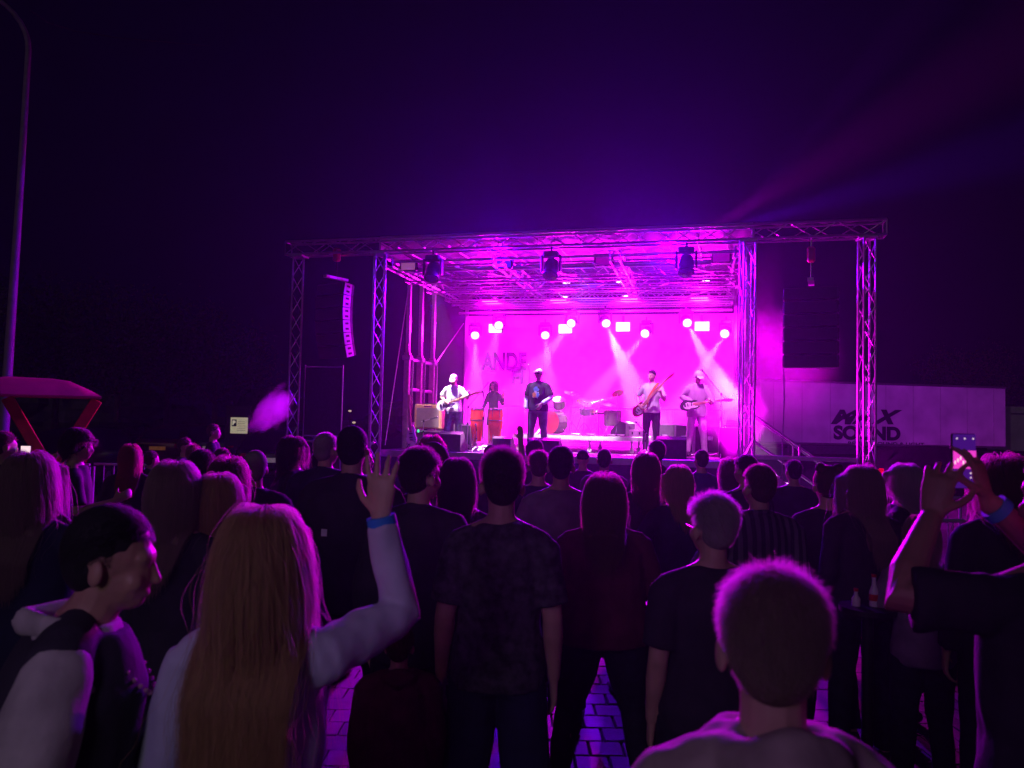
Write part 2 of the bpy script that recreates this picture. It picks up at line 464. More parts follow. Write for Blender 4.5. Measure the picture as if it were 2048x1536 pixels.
# the canopy, slightly sagging fabric between the bars
mb = MB(); NA, NB = 48, 24
for i in range(NA+1):
    for j in range(NB+1):
        a = -.05+7.55*i/NA; b = .16+6.2*j/NB
        mb.v.append(V((a, b, 5.64-.05*abs(math.sin(a*5.6))+.02*noise.noise((a*2, b*2, 0)))))
for i in range(NA):
    for j in range(NB):
        q = i*(NB+1)+j; mb.f.append([q, q+1, q+NB+2, q+NB+1])
mb.obj('canopy', FAB, frame, True)
for a in (-.06, 7.5):
    MB().box((a, 3.2, 5.45), (.04, 6.2, .32), bev=.01).obj('roof_edge', ALU, frame)
MB().box((3.7, .2, 5.69), (7.6, .06, .09), bev=.01).obj('roof_edge', ALU, frame)
# lifting masts at the left side, each an inner tube in a sleeve, tied by crossbars
MAST = mat('galvanised_steel', (.42, .38, .36), .45, .6, .25, 9)
for k, b in enumerate((1.75, 2.55, 3.42)):
    m = sub('lifting_mast', frame, (-.02, b, 0))
    MB().box((0, 0, 4.2), (.09, .09, 2.1), bev=.01).obj('inner_tube', ALU, m)
    MB().box((0, 0, 1.85), (.13, .13, 3.1), bev=.012).obj('sleeve', MAST, m)
    MB().box((0, 0, 3.28), (.2, .2, .12), bev=.02).obj('collar', ALU, m)
    MB().tube((.09, .09, 1.2), (.09, .09, 3.3), .025, 8).obj('cylinder', STEEL, m)
for z in (1.75, 2.55, 3.25):
    MB().box((-.02, 2.6, z), (.07, 1.75, .07), bev=.01).obj('crossbar', ALU, frame)
MB().tube((-.02, 1.75, 5.1), (-.02, .6, 1.3), .012, 6).obj('guy_wire', ALU, frame)
MB().tube((-.02, 3.5, 3.2), (-.02, 5.9, 4.6), .012, 6).obj('guy_wire', ALU, frame)
MB().box((-.02, 6.2, 3.2), (.09, .09, 4.2), bev=.01).obj('rear_mast', ALU, frame)
MB().box((7.42, 6.2, 3.2), (.09, .09, 4.2), bev=.01).obj('rear_mast', ALU, frame)
for b in (.5, 3.4): MB().box((7.42, b, 2.9), (.08, .08, 5.0), bev=.01).obj('side_mast', ALU, frame)
MB().box((8.45, .1, 1.32), (1.8, .06, .08), bev=.01).obj('tie_bar', ALU, frame)
MB().box((-.95, .1, 1.35), (1.8, .05, .05), bev=.01).obj('tie_bar', ALU, frame)

# ------------------------------------------------------------------ stage deck with skirt
deck = thing('stage_platform', SO, 'raised stage deck with dark cloth skirt along its front', 'stage', yaw=SYAW)
DECKM = mat('phenolic_deck', (.09, .075, .07), .38, 0, .3, 4, .1)
for i in range(4):
    for j in range(6):
        MB().box((.925+i*1.85, .65+j*1.0, DECK-.05), (1.845, .992, .1), bev=.004).obj('deck_panel', DECKM, deck)
MB().box((3.7, .14, DECK-.06), (7.42, .03, .14), bev=.006).obj('edge_trim', ALU, deck)
mb = MB(); n = 160
for i in range(n+1):
    a = 7.4*i/n
    for z, w in ((DECK-.13, .3), (.6, 1), (.02, 1.3)):
        mb.v.append(V((a, .13+w*(.02*math.sin(a*22)+.02*noise.noise((a*3, z, 0))), z)))
for i in range(n):
    for k in range(2): q = i*3+k; mb.f.append([q, q+3, q+4, q+1])
mb.obj('skirt', mat('skirt_cloth', (.03, .03, .07), .85, 0, .3, 3), deck, True)
MB().box((-.02, 3.2, .6), (.03, 6.0, 1.18)).obj('side_skirt', BLACKF, deck)
MB().box((7.42, 3.2, .6), (.03, 6.0, 1.18)).obj('side_skirt', BLACKF, deck)

# backdrop
bd = thing('backdrop_banner', st(0, 6.0), 'wide pink lit cloth backdrop with dark letters at the back of the stage', 'banner', yaw=SYAW)
mb = MB(); NA, NB = 60, 16
for i in range(NA+1):
    for j in range(NB+1):
        a = .02+7.36*i/NA; z = 1.22+3.6*j/NB
        mb.v.append(V((a, .02*noise.noise((a*1.3, z*.6, 3)), z)))
for i in range(NA):
    for j in range(NB):
        q = i*(NB+1)+j; mb.f.append([q, q+NB+1, q+NB+2, q+1])
mb.obj('cloth', mat('backdrop_cloth', (.6, .6, .6), .8, 0, .04, 1), bd, True)
LET = mat('backdrop_print', (.015, .013, .02), .75, 0, .2, 3)
def bdtext(name, body, px0, py1, h, sx=1):
    p = on_b(px0, py1, 5.94); d = p-SO; a = d.dot(SU)
    M = Matrix.Translation((a, -.06, p.z)) @ Matrix.Rotation(math.pi/2, 4, 'X')
    return text(name, body, h/.7, LET, bd, M, .003, .03, 0, sx)
bdtext('lettering', 'ANDE', 964, 738, .46, .72)
bdtext('lettering', 'FI', 1022, 766, .44, .8)

# ------------------------------------------------------------------ lighting fixtures
LENS = mat('lit_lens', (1, 1, 1), .3, 0, 0, 1, emit=(1, .75, 1), estr=2.2)
DLENS = mat('dark_lens', (.1, .03, .1), .12, 0, 0, 1)
def moving_head(loc, label, group, lit, aim=None, s=1):
    t = thing('moving_head_light', loc, label, 'stage light', group, SYAW, s)
    MB().tube((0, 0, .02), (0, 0, .1), .02, 8).obj('clamp', BLACK, t)
    MB().box((0, 0, -.04), (.26, .2, .1), bev=.02).obj('base', BLACK, t)
    y = MB()
    for sx in (-1, 1): y.box((sx*.16, 0, -.2), (.035, .12, .3), bev=.012)
    y.box((0, 0, -.085), (.34, .1, .035), bev=.01)
    y.obj('yoke', BLACK, t)
    if aim is None: aim = V((0, -.55, -1))
    aim = aim.normalized(); rot = aim.to_track_quat('Z', 'Y').to_matrix(); c = V((0, 0, -.28))
    MB().lathe([(.06, -.17), (.105, -.15), (.125, -.08), (.125, 0), (.12, .08), (.135, .12), (.135, .16), (.118, .165)], 24, c, rot).obj('head', BLACK, t, True)
    MB().lathe([(.11, .163), (.105, .178), (.06, .188), (.01, .19)], 24, c, rot).obj('lens', LENS if lit else DLENS, t, True)
    return t
rz = Matrix.Rotation(-SYAW, 3, 'Z')
hl = ['outermost left rear light, low beside the backdrop edge', 'rear light just above the leftmost square blinder', 'lit round rear light above the head of the singer',
      'rear light touching the second square blinder', 'rear light with the widest beam, left of the centre blinder', 'lit rear light between the two right hand blinders, low',
      'lit rear light just left of the rightmost square blinder', 'outermost right rear light near the right inner leg']
for (x, y), (tx, ty), lb in zip(HEADS, HEAD_AIM, hl):
    p = on_b(x, y, 5.1); q = on_b(tx, ty, 3.6)
    d = rz @ ((q-p).normalized() + (V((0, 0, CAMZ))-p).normalized()*.9)
    moving_head(p+V((0, 0, .3)), lb, 'lit moving lights on the rear bar', True, d)
bl = ['leftmost lit square blinder at the back of the stage', 'lit square blinder over the gap right of the singer', 'lit square blinder between two round beams at stage centre', 'rightmost lit square blinder at the back of the stage']
for (x, y), lb in zip(BLIND, bl):
    p = on_b(x, y, 5.12)
    t = thing('blinder_light', p, lb, 'stage light', 'lit blinders on the rear bar', SYAW)
    MB().box((0, .03, 0), (.4, .1, .28), bev=.03).obj('housing', BLACK, t)
    MB().box((0, -.03, 0), (.36, .02, .235), bev=.009).obj('lens', LENS, t)
    MB().box((0, .05, .2), (.06, .03, .2)).obj('bracket', BLACK, t)
for x, y, b, lb in ((867, 512, 0.0, 'dark moving head under the front truss, nearest the left inner leg'), (1103, 500, 0.0, 'dark moving head under the middle of the front truss'), (1373, 495, 0.0, 'dark moving head under the front truss, nearest the right inner leg')):
    p = st(sa(x, b, ZT), b, ZT-.06)
    moving_head(p, lb, 'moving heads under the front truss', False, s=1.15)
pl = ['small flood light with pinkish glass, first from the left leg', 'blue glowing flood light left of the middle moving head', 'flood light with dim violet glass at the middle of the bar', 'rightmost flood light on the bar with dark violet glass']
for (x, y, c), lb in zip(PANELS, pl):
    p = st(sa(x, .62, 5.1), .62, 5.16)
    t = thing('flood_light', p, lb, 'flood light', 'flood lights on the lighting bar', SYAW)
    MB().box((0, 0, 0), (.36, .12, .2), bev=.02).obj('housing', BLACK, t)
    MB().box((0, -.064, 0), (.32, .012, .16), bev=.004).obj('glass', mat('panel_glass_%d' % x, [v*.25 for v in c], .2, 0, .1, 4, emit=c, estr=.22 if x != 1008 else .8), t)
    y2 = MB()
    for sx in (-1, 1): y2.box((sx*.195, 0, .05), (.015, .04, .2))
    y2.box((0, 0, .15), (.4, .04, .015)); y2.obj('yoke', BLACK, t)
for x, y, b, lb in ((1133, 562, 4.4, 'small lit lamp in the roof left of centre'), (1240, 560, 4.4, 'small lit lamp in the roof at centre'), (1412, 558, 4.4, 'small lit lamp in the roof toward the right leg'), (1130, 590, 5.6, 'faint lit lamp low in the roof, left of centre'), (1250, 588, 5.6, 'faint lit lamp low in the roof at centre')):
    p = on_b(x, y, b)
    t = thing('par_light', p, lb, 'stage light', 'par lamps in the roof', SYAW)
    MB().lathe([(.05, .12), (.09, .08), (.1, -.05)], 16).obj('can', BLACK, t, True)
    MB().lathe([(.095, -.052), (.05, -.065), (.01, -.068)], 16).obj('lens', mat('par_lens', (1, .6, 1), .3, emit=(1, .6, 1), estr=5), t, True)
    MB().box((0, 0, .17), (.03, .03, .1)).obj('bracket', BLACK, t)

# ------------------------------------------------------------------ line arrays
GRILL = mat('speaker_grille', (.015, .015, .018), .6, 0, .3, 60, .4)
PLATE = mat('rigging_plate', (.5, .5, .52), .4, .3, .1, 12)
def line_array(a, b, ztop, label, yaw, n=7, tilt0=-2, dtilt=3.2, h=.27, w=.78, dp=.42, pm=None):
    t = thing('line_array', st(a, b), label, 'loudspeaker', None, yaw)
    MB().box((0, 0, ztop+.12), (.1, .6, .05)).obj('fly_frame', PLATE, t)
    MB().box((0, 0, ztop+.62), (.14, .14, .28), bev=.03).obj('chain_hoist', mat('hoist_red', (.35, .03, .02), .5), t)
    MB().tube((0, 0, ztop+.14), (0, 0, ZT+.1), .012, 6).obj('chain', STEEL, t)
    p = V((0, -.2, ztop)); ang = tilt0
    for k in range(n):
        r = Matrix.Rotation(math.radians(ang), 3, 'X')
        c = p + r @ V((0, .2, -h/2))
        cab = MB().box(c, (w, dp, h-.012), r, bev=.015).obj('cabinet', BLACK, t)
        MB().box(c + r @ V((0, -dp/2-.006, 0)), (w-.06, .012, h-.05), r).obj('grille', GRILL, cab)
        for sx in (-1, 1):
            MB().box(c + r @ V((sx*(w/2+.006), -.03, 0)), (.012, .19, h-.03), r).obj('side_plate', pm or PLATE, cab)
            for dz in (-.055, .055):
                MB().box(c + r @ V((sx*(w/2+.0155), -.03, dz)), (.008, .09, .045), r, bev=.003).obj('handle', BLACK, cab)
        p = p + r @ V((0, 0, -h)); ang += dtilt
    return t
PAY = SYAW+math.radians(-16)
line_array(-.97, -.05, 4.70, 'curved black line array hanging in the left wing of the truss', SYAW+math.radians(-22), 6, -7, 4.5, .272, .86, .30)
line_array(8.5, -.05, 4.42, 'tall black line array hanging in the right wing of the truss', SYAW+math.radians(-9), 6, -1, .7, .245, .92, .42, BLACK)
MB().tube((0, 0, 0), (0, 0, 1), .01, 6)
cb = MB().loft([st(8.05, .1, 3.0), st(8.07, .1, 2.4), st(8.04, .1, 1.6), st(8.05, .1, .1)], [.012]*4, 6).obj('speaker_cable', ALU)
tag(cb, 'thin cable hanging down below the right line array', 'cable')

# banner frame in left wing
t = thing('banner_frame', st(sa(643, .35), .35), 'dark scrim stretched in a thin metal frame below the left line array', 'banner', yaw=SYAW)
MB().box((0, 0, 2.2), (.88, .012, 1.46)).obj('scrim', BLACKF, t)
for sx in (-1, 1): MB().tube((sx*.45, 0, 0), (sx*.45, 0, 3.0), .016, 8).obj('upright', ALU, t)
for z in (1.46, 2.96): MB().tube((-.45, 0, z), (.45, 0, z), .016, 8).obj('rail', ALU, t)

# stairs with hand rails on the right side of the stage
t = thing('stage_stairs', st(7.55, 1.2), 'metal stairs with slanting hand rails at the right side of the stage', 'stairs', yaw=SYAW)
for k in range(6):
    MB().box((.12+k*.25, 0, DECK-.1-k*.19), (.27, 1.0, .04), bev=.005).obj('tread', ALU, t)
for sy in (-.52, .52):
    MB().box((.75, sy, .62), (1.95, .03, .16), Matrix.Rotation(math.radians(37), 3, 'Y')).obj('stringer', ALU, t)
    for z in (.45, .95):
        MB().tube((-.05, sy, DECK+z), (1.7, sy, z-.05), .022, 8).obj('handrail', ALU, t, True)
    for x in (0, .85, 1.65):
        zz = DECK*(1-x/1.7); MB().tube((x, sy, max(0, zz-.1)), (x, sy, zz+.95), .02, 8).obj('rail_post', ALU, t, True)

# ------------------------------------------------------------------ people
SK = [mat('skin_fair', (.52, .32, .24), .5, 0, .12, 12, .1), mat('skin_tan', (.40, .23, .16), .5, 0, .12, 12, .1)]
EYEM = mat('eye', (.02, .015, .015), .1)
LIP = mat('lips', (.35, .10, .09), .5)
HC = {'blonde': (.42, .25, .10), 'dark': (.035, .022, .018), 'brown': (.12, .065, .035), 'light': (.26, .19, .13), 'grey': (.40, .36, .34), 'red': (.30, .07, .03), 'black': (.012, .01, .012), 'white': (.6, .58, .55)}
def frame_mat(f, n):
    f = V(f).normalized(); n = V(n); n = (n - f*n.dot(f)).normalized(); w = n.cross(f)
    return f, n, w
def hand(mb, W, f, n, side, curl=.25, spread=.1, fing=True, k=1.0):
    """palm, four unequal bent fingers and a thumb; n points out of the back of the hand"""
    f, n, w = frame_mat(f, n); w = w*side      # w towards the thumb
    W = V(W)
    mb.loft([W-f*.02, W+f*.03, W+f*.07, W+f*.092], [(.024, .019), (.034, .017), (.041, .015), (.037, .012)], 12, w, round_=True)
    if not fing:
        mb.loft([W+f*.085, W+f*.13-n*.02*curl*3, W+f*.165-n*.06*curl*3], [(.038, .013), (.034, .012), (.02, .01)], 10, w, round_=True); return
    for i, (o, ln) in enumerate(((.029, .073), (.0095, .081), (-.0105, .075), (-.029, .058))):
        d = (f + w*(o*spread*14)).normalized(); p = W+f*.085+w*o; pts = [p-d*.015, p]; c = curl*(1+.12*i)
        for j, q in enumerate((.45, .32, .23)):
            a = c*(j+1)*1.0; dd = d*math.cos(a)-n*math.sin(a)
            p = p+dd*(ln*q); pts.append(p)
        r = .0088*k
        mb.loft(pts, [r*1.08, r*1.05, r, r*.92, r*.78], 8, w, round_=True)
    p = W+f*.022+w*.026; d = (f*.6+w*.75-n*.25).normalized(); pts = [p-d*.01, p]
    for j, q in enumerate((.035, .032, .026)):
        p = p+d*q; pts.append(p); d = (d+f*.28-w*.18-n*(.22+curl*.5)).normalized()
    mb.loft(pts, [.015*k, .0135*k, .011*k, .0105*k, .008*k], 8, n, round_=True)
ARM = {
    'down': ((.212, -.03, 1.12), (.222, .05, .87), (0, .2, -1), (1, .2, 0)),
    'front': ((.26, .0, 1.14), (.13, .24, 1.12), (-.7, .6, .1), (.3, .3, .8)),
    'hip': ((.33, -.04, 1.16), (.21, .06, .98), (-.4, .3, -.5), (.5, .5, .2)),
    'drink': ((.26, .04, 1.14), (.2, .27, 1.22), (-.3, .8, .45), (.8, .2, .2)),
    'up': ((.29, .16, 1.50), (.23, .2, 1.75), (0, 0, 1), (0, -1, 0)),
    'cheer': ((.34, .04, 1.55), (.32, .08, 1.81), (-.1, 0, 1), (0, -1, 0)),
    'phone': ((.22, .16, 1.22), (.08, .34, 1.42), (-.1, .2, 1), (.3, -.9, 0)),
}
def strands(parent, style, n, L, m, seed, rad, xf, bk=.15):
    rs = np.random.RandomState(seed)
    c = np.array((0, -.016, 1.652)); R = np.array((.082, .101, .106))
    d = rs.normal(size=(n*3, 3)); d /= np.linalg.norm(d, axis=1)[:, None]
    keep = ~((d[:, 1] > .30) & (d[:, 2] < .42)) & ~((abs(d[:, 0]) > .55) & (d[:, 2] < -.2) & (d[:, 1] > -.25)) & (d[:, 2] > -.78)
    d = d[keep][:n]; n = len(d)
    K = {'short': 4, 'buzz': 3, 'quiff': 5, 'bob': 9, 'long': 14, 'wavy': 14, 'curly': 10, 'bun': 7, 'pony': 7}[style]
    lay = rs.rand(n)
    P = np.empty((K, n, 3)); p = c + d*R*(.97); P[0] = p
    if style in ('bun', 'pony'):
        dk = np.array((0, -.93, .35)) if style == 'pony' else np.array((0, -.6, .8))
        for k in range(K):
            t = k/(K-1)
            q = d*(1-t)+dk*t; q /= np.linalg.norm(q, axis=1)[:, None]
            P[k] = c+q*R*(1.03+.05*lay[:, None]) + rs.normal(size=(n, 3))*.0012
    else:
        g = {'short': .25, 'buzz': .0, 'quiff': -.15, 'bob': .9, 'long': .9, 'wavy': .85, 'curly': .5}[style]
        Ls = L*(.6+.4*rs.rand(n)) if style in ('short', 'buzz', 'quiff') else L*((.80+.12*rs.rand(n)+.08*np.sin(np.arctan2(d[:, 0], -d[:, 1])*9+seed)) if style == 'long' else (.62+.38*rs.rand(n)**.6))
        if style in ('short', 'quiff', 'buzz'): Ls = Ls*(.38+.62*np.clip((d[:, 2]+.1)/.8, 0, 1))
        step = (Ls/(K-1))[:, None]
        v = d.copy()
        if L > .08 or style in ('short', 'quiff'):
            dn = np.array((0, -.12, -1.0)) if L > .08 else np.array((0, -.9, -.6))
            tg = dn - d*(d @ dn)[:, None]; tg /= np.linalg.norm(tg, axis=1)[:, None]+1e-6
            v = tg*(1 if L > .08 else .8) + d*(.12 if L > .08 else .45)
        if style == 'quiff': v = v + np.array((0.1, .5, .7))*np.clip(d[:, 1:2]+.5, 0, 1)
        fly = rs.rand(n) < .035
        ph = rs.rand(n)*6.28; amp = {'wavy': .35, 'curly': .9, 'long': .15, 'bob': .2}.get(style, .1)
        cl = rs.randint(0, 40, n); ph = np.where(amp > .2, cl*.7+rs.rand(n)*.5, ph)
        for k in range(1, K):
            t = k/(K-1)
            v = v/np.linalg.norm(v, axis=1)[:, None]
            gg = g*(1.0 if k > 1 else .35)
            v = v*(1-.35*abs(gg)) + np.array((0, 0, -gg)) + rs.normal(size=(n, 3))*np.where(fly, .30, .05 if L > .1 else .12)[:, None]
            if amp > .12:
                v = v + np.stack([np.cos(ph+t*9), np.sin(ph+t*9), 0*ph], 1)*amp*.6
            v /= np.linalg.norm(v, axis=1)[:, None]
            p = p+v*step
            if L > .08:
                off = .004+.019*lay*(1.9 if style == 'wavy' else 1)
                e = (p-c)/(R+off[:, None]); r = np.linalg.norm(e, axis=1); ins = (r < 1)
                p[ins] = c+(e[ins]/r[ins][:, None])*(R+off[ins][:, None])
                # keep the face free
                fc = (p[:, 1] > -.0) & (abs(p[:, 0]) < .068) & (p[:, 2] < 1.69)
                p[fc, 0] = np.where(p[fc, 0] >= 0, 1, -1)*(.068+.014*lay[fc])
                # neck, shoulders and back
                pz = (p[:, 2] < 1.60) & (p[:, 1] < .02); p[pz, 0] *= .982
                k2 = np.clip((1.54-p[:, 2])/.20, 0, 1)
                rx = .06+k2*.20; ry = .06+k2*(bk-.06)+off
                e2 = np.sqrt((p[:, 0]/rx)**2+(p[:, 1]/ry)**2); s2 = (e2 < 1) & (p[:, 2] < 1.54)
                p[s2, 1] = np.where(p[s2, 1] > .03, 1, -1)*ry[s2]*np.sqrt(np.clip(1-(p[s2, 0]/rx[s2])**2, 0, 1))
            P[k] = p
    Q = P.transpose(1, 0, 2).reshape(-1, 3)
    Q = xf(Q)
    hc = bpy.data.hair_curves.new('hair_strands')
    hc.add_curves([K]*n)
    hc.attributes['position'].data.foreach_set('vector', Q.astype(np.float32).ravel())
    ra = hc.attributes.get('radius') or hc.attributes.new('radius', 'FLOAT', 'POINT')
    rr = np.tile(np.linspace(1, .45, K)*rad, n).astype(np.float32)
    ra.data.foreach_set('value', rr)
    hc.materials.append(m)
    o = bpy.data.objects.new('hair_strands', hc); C.objects.link(o); o.parent = parent
    return o
SEED = [10]
def person(loc, H, label, yaw=0, hair='short', hcol='dark', hlen=None, top='tee', tm=None, bottom='trousers', bm=None, skin=0,
           L='down', R='down', w=1.0, q=0, head=(0, 0), lean=0, spread=.04, bend=(0, 0), group='crowd in front of the stage', sm=None, fit=1.0, hfwd=0, knee=0):
    SEED[0] += 1; seed = SEED[0]
    s = H/1.75
    loc = V(loc); loc.z = loc.z if len(loc) > 2 else 0
    t = thing('person', loc, label, 'person', group, yaw, s)
    vox = (.019, .013, .009, .0048)[q]; vc = (.022, .015, .011, .009)[q]
    # lean: torso above the hips tips forward about the hip axis
    hp = V((0, 0, .92)); LR = Matrix.Rotation(-lean, 3, 'X')
    def up(p):
        p = V(p)
        k = min(1, max(0, (p.z-.9)/.2))
        if k == 0: return p
        return hp + Matrix.Rotation(-lean*k, 3, 'X') @ (p-hp)
    HR = Matrix.Rotation(head[0], 3, 'Z') @ Matrix.Rotation(head[1], 3, 'X')
    pv_ = V((0, -.01, 1.53))
    def hx(p): return up(pv_ + V((0, hfwd, -abs(hfwd)*.25)) + HR @ (V(p)-pv_))
    Mh = np.array(HR)
    def hxn(Q):
        Q = (Q-np.array(pv_)) @ Mh.T + np.array(pv_) + np.array((0, hfwd, -abs(hfwd)*.25))
        if lean:
            A = np.array(LR); return (Q-np.array(hp)) @ A.T + np.array(hp)
        return Q
    def addx(src, dst, fn):
        i = len(dst.v); dst.v += [fn(p) for p in src.v]; dst.f += [[a+i for a in f] for f in src.f]
    skm = SK[skin]
    mb = MB()
    # torso
    tor = [(.86, .155, .10, 0), (.94, .168, .115, -.005), (1.02, .155, .105, -.005), (1.10, .14, .098, 0), (1.20, .145, .105, 0), (1.29, .156, .113, 0), (1.36, .155, .108, -.004), (1.42, .118, .09, -.006), (1.462, .078, .068, -.006), (1.50, .060, .058, -.004)]
    mb.loft([up((0, y, z)) for z, a, b, y in tor], [(a*(w if z < 1.44 else 1), b*(w if z < 1.44 else 1)) for z, a, b, y in tor], 18)
    for sx in (-1, 1): mb.loft([up((sx*.035, -.012, 1.475)), up((sx*.10, -.008, 1.438)), up((sx*.160*min(w, 1.12), -.008, 1.395))], [.034, .042, .052], 10, round_=True)
    mb.loft([up((0, -.012, 1.46)), hx((0, -.012, 1.53)), hx((0, 0, 1.6))], [(.057, .06), (.053, .056), (.055, .058)], 12)
    hd = MB()
    hd.ell((0, -.014, 1.652), (.0755, .094, .098), 18, 12)
    hd.ell((0, .024, 1.60), (.060, .072, .082), 16, 10)
    hd.ell((0, .050, 1.553), (.036, .040, .028), 12, 8); hd.ell((0, .01, 1.575), (.055, .06, .04), 12, 8)
    hd.ell((0, .062, 1.652), (.052, .030, .028), 12, 6)
    if q or head[0]:
        hd.loft([(0, .082, 1.648), (0, .096, 1.618), (0, .1045, 1.602)], [.007, .010, .0115], 8, round_=True)
        hd.ell((0, .087, 1.570), (.021, .010, .009), 10, 6)
        for sx in (-1, 1): hd.ell((sx*.036, .060, 1.598), (.024, .026, .026), 8, 6)
    for sx in (-1, 1):
        hd.ell((sx*.083, -.012, 1.612), (.010, .019, .031), 8, 6, Matrix.Rotation(sx*-.35, 3, 'Z'))
    addx(hd, mb, hx)
    # legs
    legs = []
    for sx in (-1, 1):
        k = knee*(1 if sx > 0 else -.4)
        hpnt = V((sx*.088*w, 0, .90)); kn = V((sx*(.088*w+spread*.5), .015+.16*k, .49)); an = V((sx*(.088*w+spread), -.02+.03*k, .085))
        legs.append((hpnt, kn, an))
        mb.loft([hpnt, hpnt.lerp(kn, .45), kn, kn.lerp(an, .35)+V((0, -.012, 0)), an], [.092*w, .078*w, .055, .055, .037], 12, round_=True)
        mb.loft([an+V((0, -.03, -.03)), an+V((sx*.01, .06, -.045)), an+V((sx*.02, .15, -.06))], [(.036, .045), (.04, .032), (.035, .018)], 10, round_=True)
    arms = []
    for side, spec in ((1, R), (-1, L)):
        E, Wp, f, n_ = ARM[spec] if isinstance(spec, str) else spec[:4]
        cu = (.28 if isinstance(spec, str) or len(spec) < 5 else spec[4])
        mir = lambda p: V((p[0]*side, p[1], p[2])) if isinstance(spec, str) else V(p)
        S = up((side*.163*min(w, 1.15), -.008, 1.395)); E = up(mir(E)+V((side*.02*(w-1)*6, 0, 0)) if isinstance(spec, str) else mir(E)); Wp = up(mir(Wp))
        f, n_ = mir(f), mir(n_)
        mb.loft([S, S.lerp(E, .5), E, E.lerp(Wp, .3), Wp], [.053, .046, .040, .041, .027], 12, round_=True)
        hand(mb, Wp+(Wp-E).normalized()*.015, f, n_, side, cu, .55 if q == 3 else .1, q > 0, 1.2 if q < 2 else 1 if q == 2 else .93)
        arms.append((S, E, Wp, side))
    body = fuse('body', mb, skm, t, vox, 2 if q > 1 else 3)
    # clothing
    th = .015
    tm = tm or BLACKF; bm = bm or mat('jeans_dark', (.02, .022, .035), .85, 0, .3, 20)
    if top:
        mb = MB(); hem = {'tee': .86, 'long': .86, 'hoodie': .84, 'shirt': .80, 'vest': .88, 'crop': 1.06, 'jacket': .82, 'tank': .88}[top]
        th = {'tee': .012, 'long': .013, 'hoodie': .03, 'shirt': .024, 'vest': .02, 'crop': .01, 'jacket': .034, 'tank': .01}[top]*fit
        rows = [(hem, .162, .112, -.002)] + [r for r in tor[1:8] if r[0] > hem+.03] + [(1.452, .100, .084, -.008), (1.482, .074, .072, -.010)]
        loose = .012*fit
        mb.loft([up((0, y, z)) for z, a, b, y in rows], [(a*(w if z < 1.44 else 1)+th+(loose if z < 1.25 else 0), b*(w if z < 1.44 else 1)+th+(loose*1.2 if z < 1.25 else 0)) for z, a, b, y in rows], 20)
        if top != 'tank':
            for sx in (-1, 1): mb.loft([up((sx*.045, -.012, 1.450)), up((sx*.10, -.008, 1.425)), up((sx*.160*min(w, 1.15), -.008, 1.388))], [.036+th*.7, .044+th*.8, .054+th*.9], 12, round_=True)
        if top != 'vest' and top != 'tank':
            for S, E, Wp, side in arms:
                if top in ('tee',): mb.loft([S, S.lerp(E, .35), S.lerp(E, .82)], [.056+th, .056+th, .056+th*1.5], 14)
                else: mb.loft([S, S.lerp(E, .5), E, E.lerp(Wp, .5), E.lerp(Wp, .97)], [.055+th, .05+th, .046+th, .041+th, .034+th*.7], 14)
        if top == 'hoodie':
            mb.loft([up((-.10, -.02, 1.47)), up((-.06, -.10, 1.465)), up((0, -.125, 1.45)), up((.06, -.10, 1.465)), up((.10, -.02, 1.47))], [.03, .042, .05, .042, .03], 12, round_=True)
        if top == 'hoodie':
            ring = [up((.084*math.cos(a), -.014+.080*math.sin(a), 1.478+.020*(-math.sin(a))+.008*math.sin(3*a))) for a in [2*math.pi*k/18 for k in range(19)]]
            mb.loft(ring, [(.018, .032)]*19, 8, (0, 0, 1))
        if top in ('shirt', 'jacket', 'vest'):
            ring = [up((.066*math.cos(a), -.006+.066*math.sin(a)-(.01 if math.sin(a) < 0 else 0), 1.492+.012*(-math.sin(a)))) for a in [2*math.pi*k/16 for k in range(17)]]
            mb.loft(ring, [(.013, .02)]*17, 8, (0, 0, 1))
        fuse({'tee': 't_shirt', 'long': 'sweater', 'hoodie': 'hoodie', 'shirt': 'shirt', 'vest': 'vest', 'crop': 'top', 'jacket': 'jacket', 'tank': 'top'}[top], mb, tm, t, vc, 3, .006 if q < 2 else .008 if q < 3 else .013, (7, 7, 4) if q < 3 else (8, 8, 7), seed)
    mb = MB()
    if bottom == 'skirt':
        mb.loft([(0, 0, 1.06), (0, 0, .92), (0, 0, .72), (0, 0, .60)], [(.155*w, .11*w), (.18*w, .13*w), (.20*w, .15*w), (.205*w, .155*w)], 18)
        fuse('skirt', mb, bm, t, vc, 2, .003, (12, 12, 4), seed)
    else:
        mb.loft([(0, 0, 1.04), (0, 0, .94), (0, 0, .84)], [(.165*w, .118*w), (.178*w, .128*w), (.165*w, .115*w)], 16)
        for hpnt, kn, an in legs:
            if bottom == 'shorts': mb.loft([hpnt, hpnt.lerp(kn, .5), hpnt.lerp(kn, .97)], [.106*w, .1*w, .1], 14)
            else: mb.loft([hpnt, hpnt.lerp(kn, .5), kn, kn.lerp(an, .5), an+V((0, 0, .005))], [.106*w, .091*w, .072, .068, .062 if bottom == 'trousers' else .05], 14)
        fuse('trousers' if bottom != 'shorts' else 'shorts', mb, bm, t, vc, 2, .007, (9, 9, 7), seed)
    sm = sm or mat('shoe_dark', (.03, .03, .03), .5)
    for hpnt, kn, an in legs:
        sx = 1 if an.x > 0 else -1
        mb = MB(); mb.loft([an+V((0, -.06, -.042)), an+V((0, -.01, -.035)), an+V((sx*.01, .08, -.048)), an+V((sx*.02, .16, -.056)), an+V((sx*.022, .195, -.062))], [(.038, .04), (.044, .048), (.048, .036), (.043, .027), (.03, .02)], 12, round_=True)
        for p in mb.v: p.z = max(p.z, .0)
        mb.obj('shoe', sm, t, True)
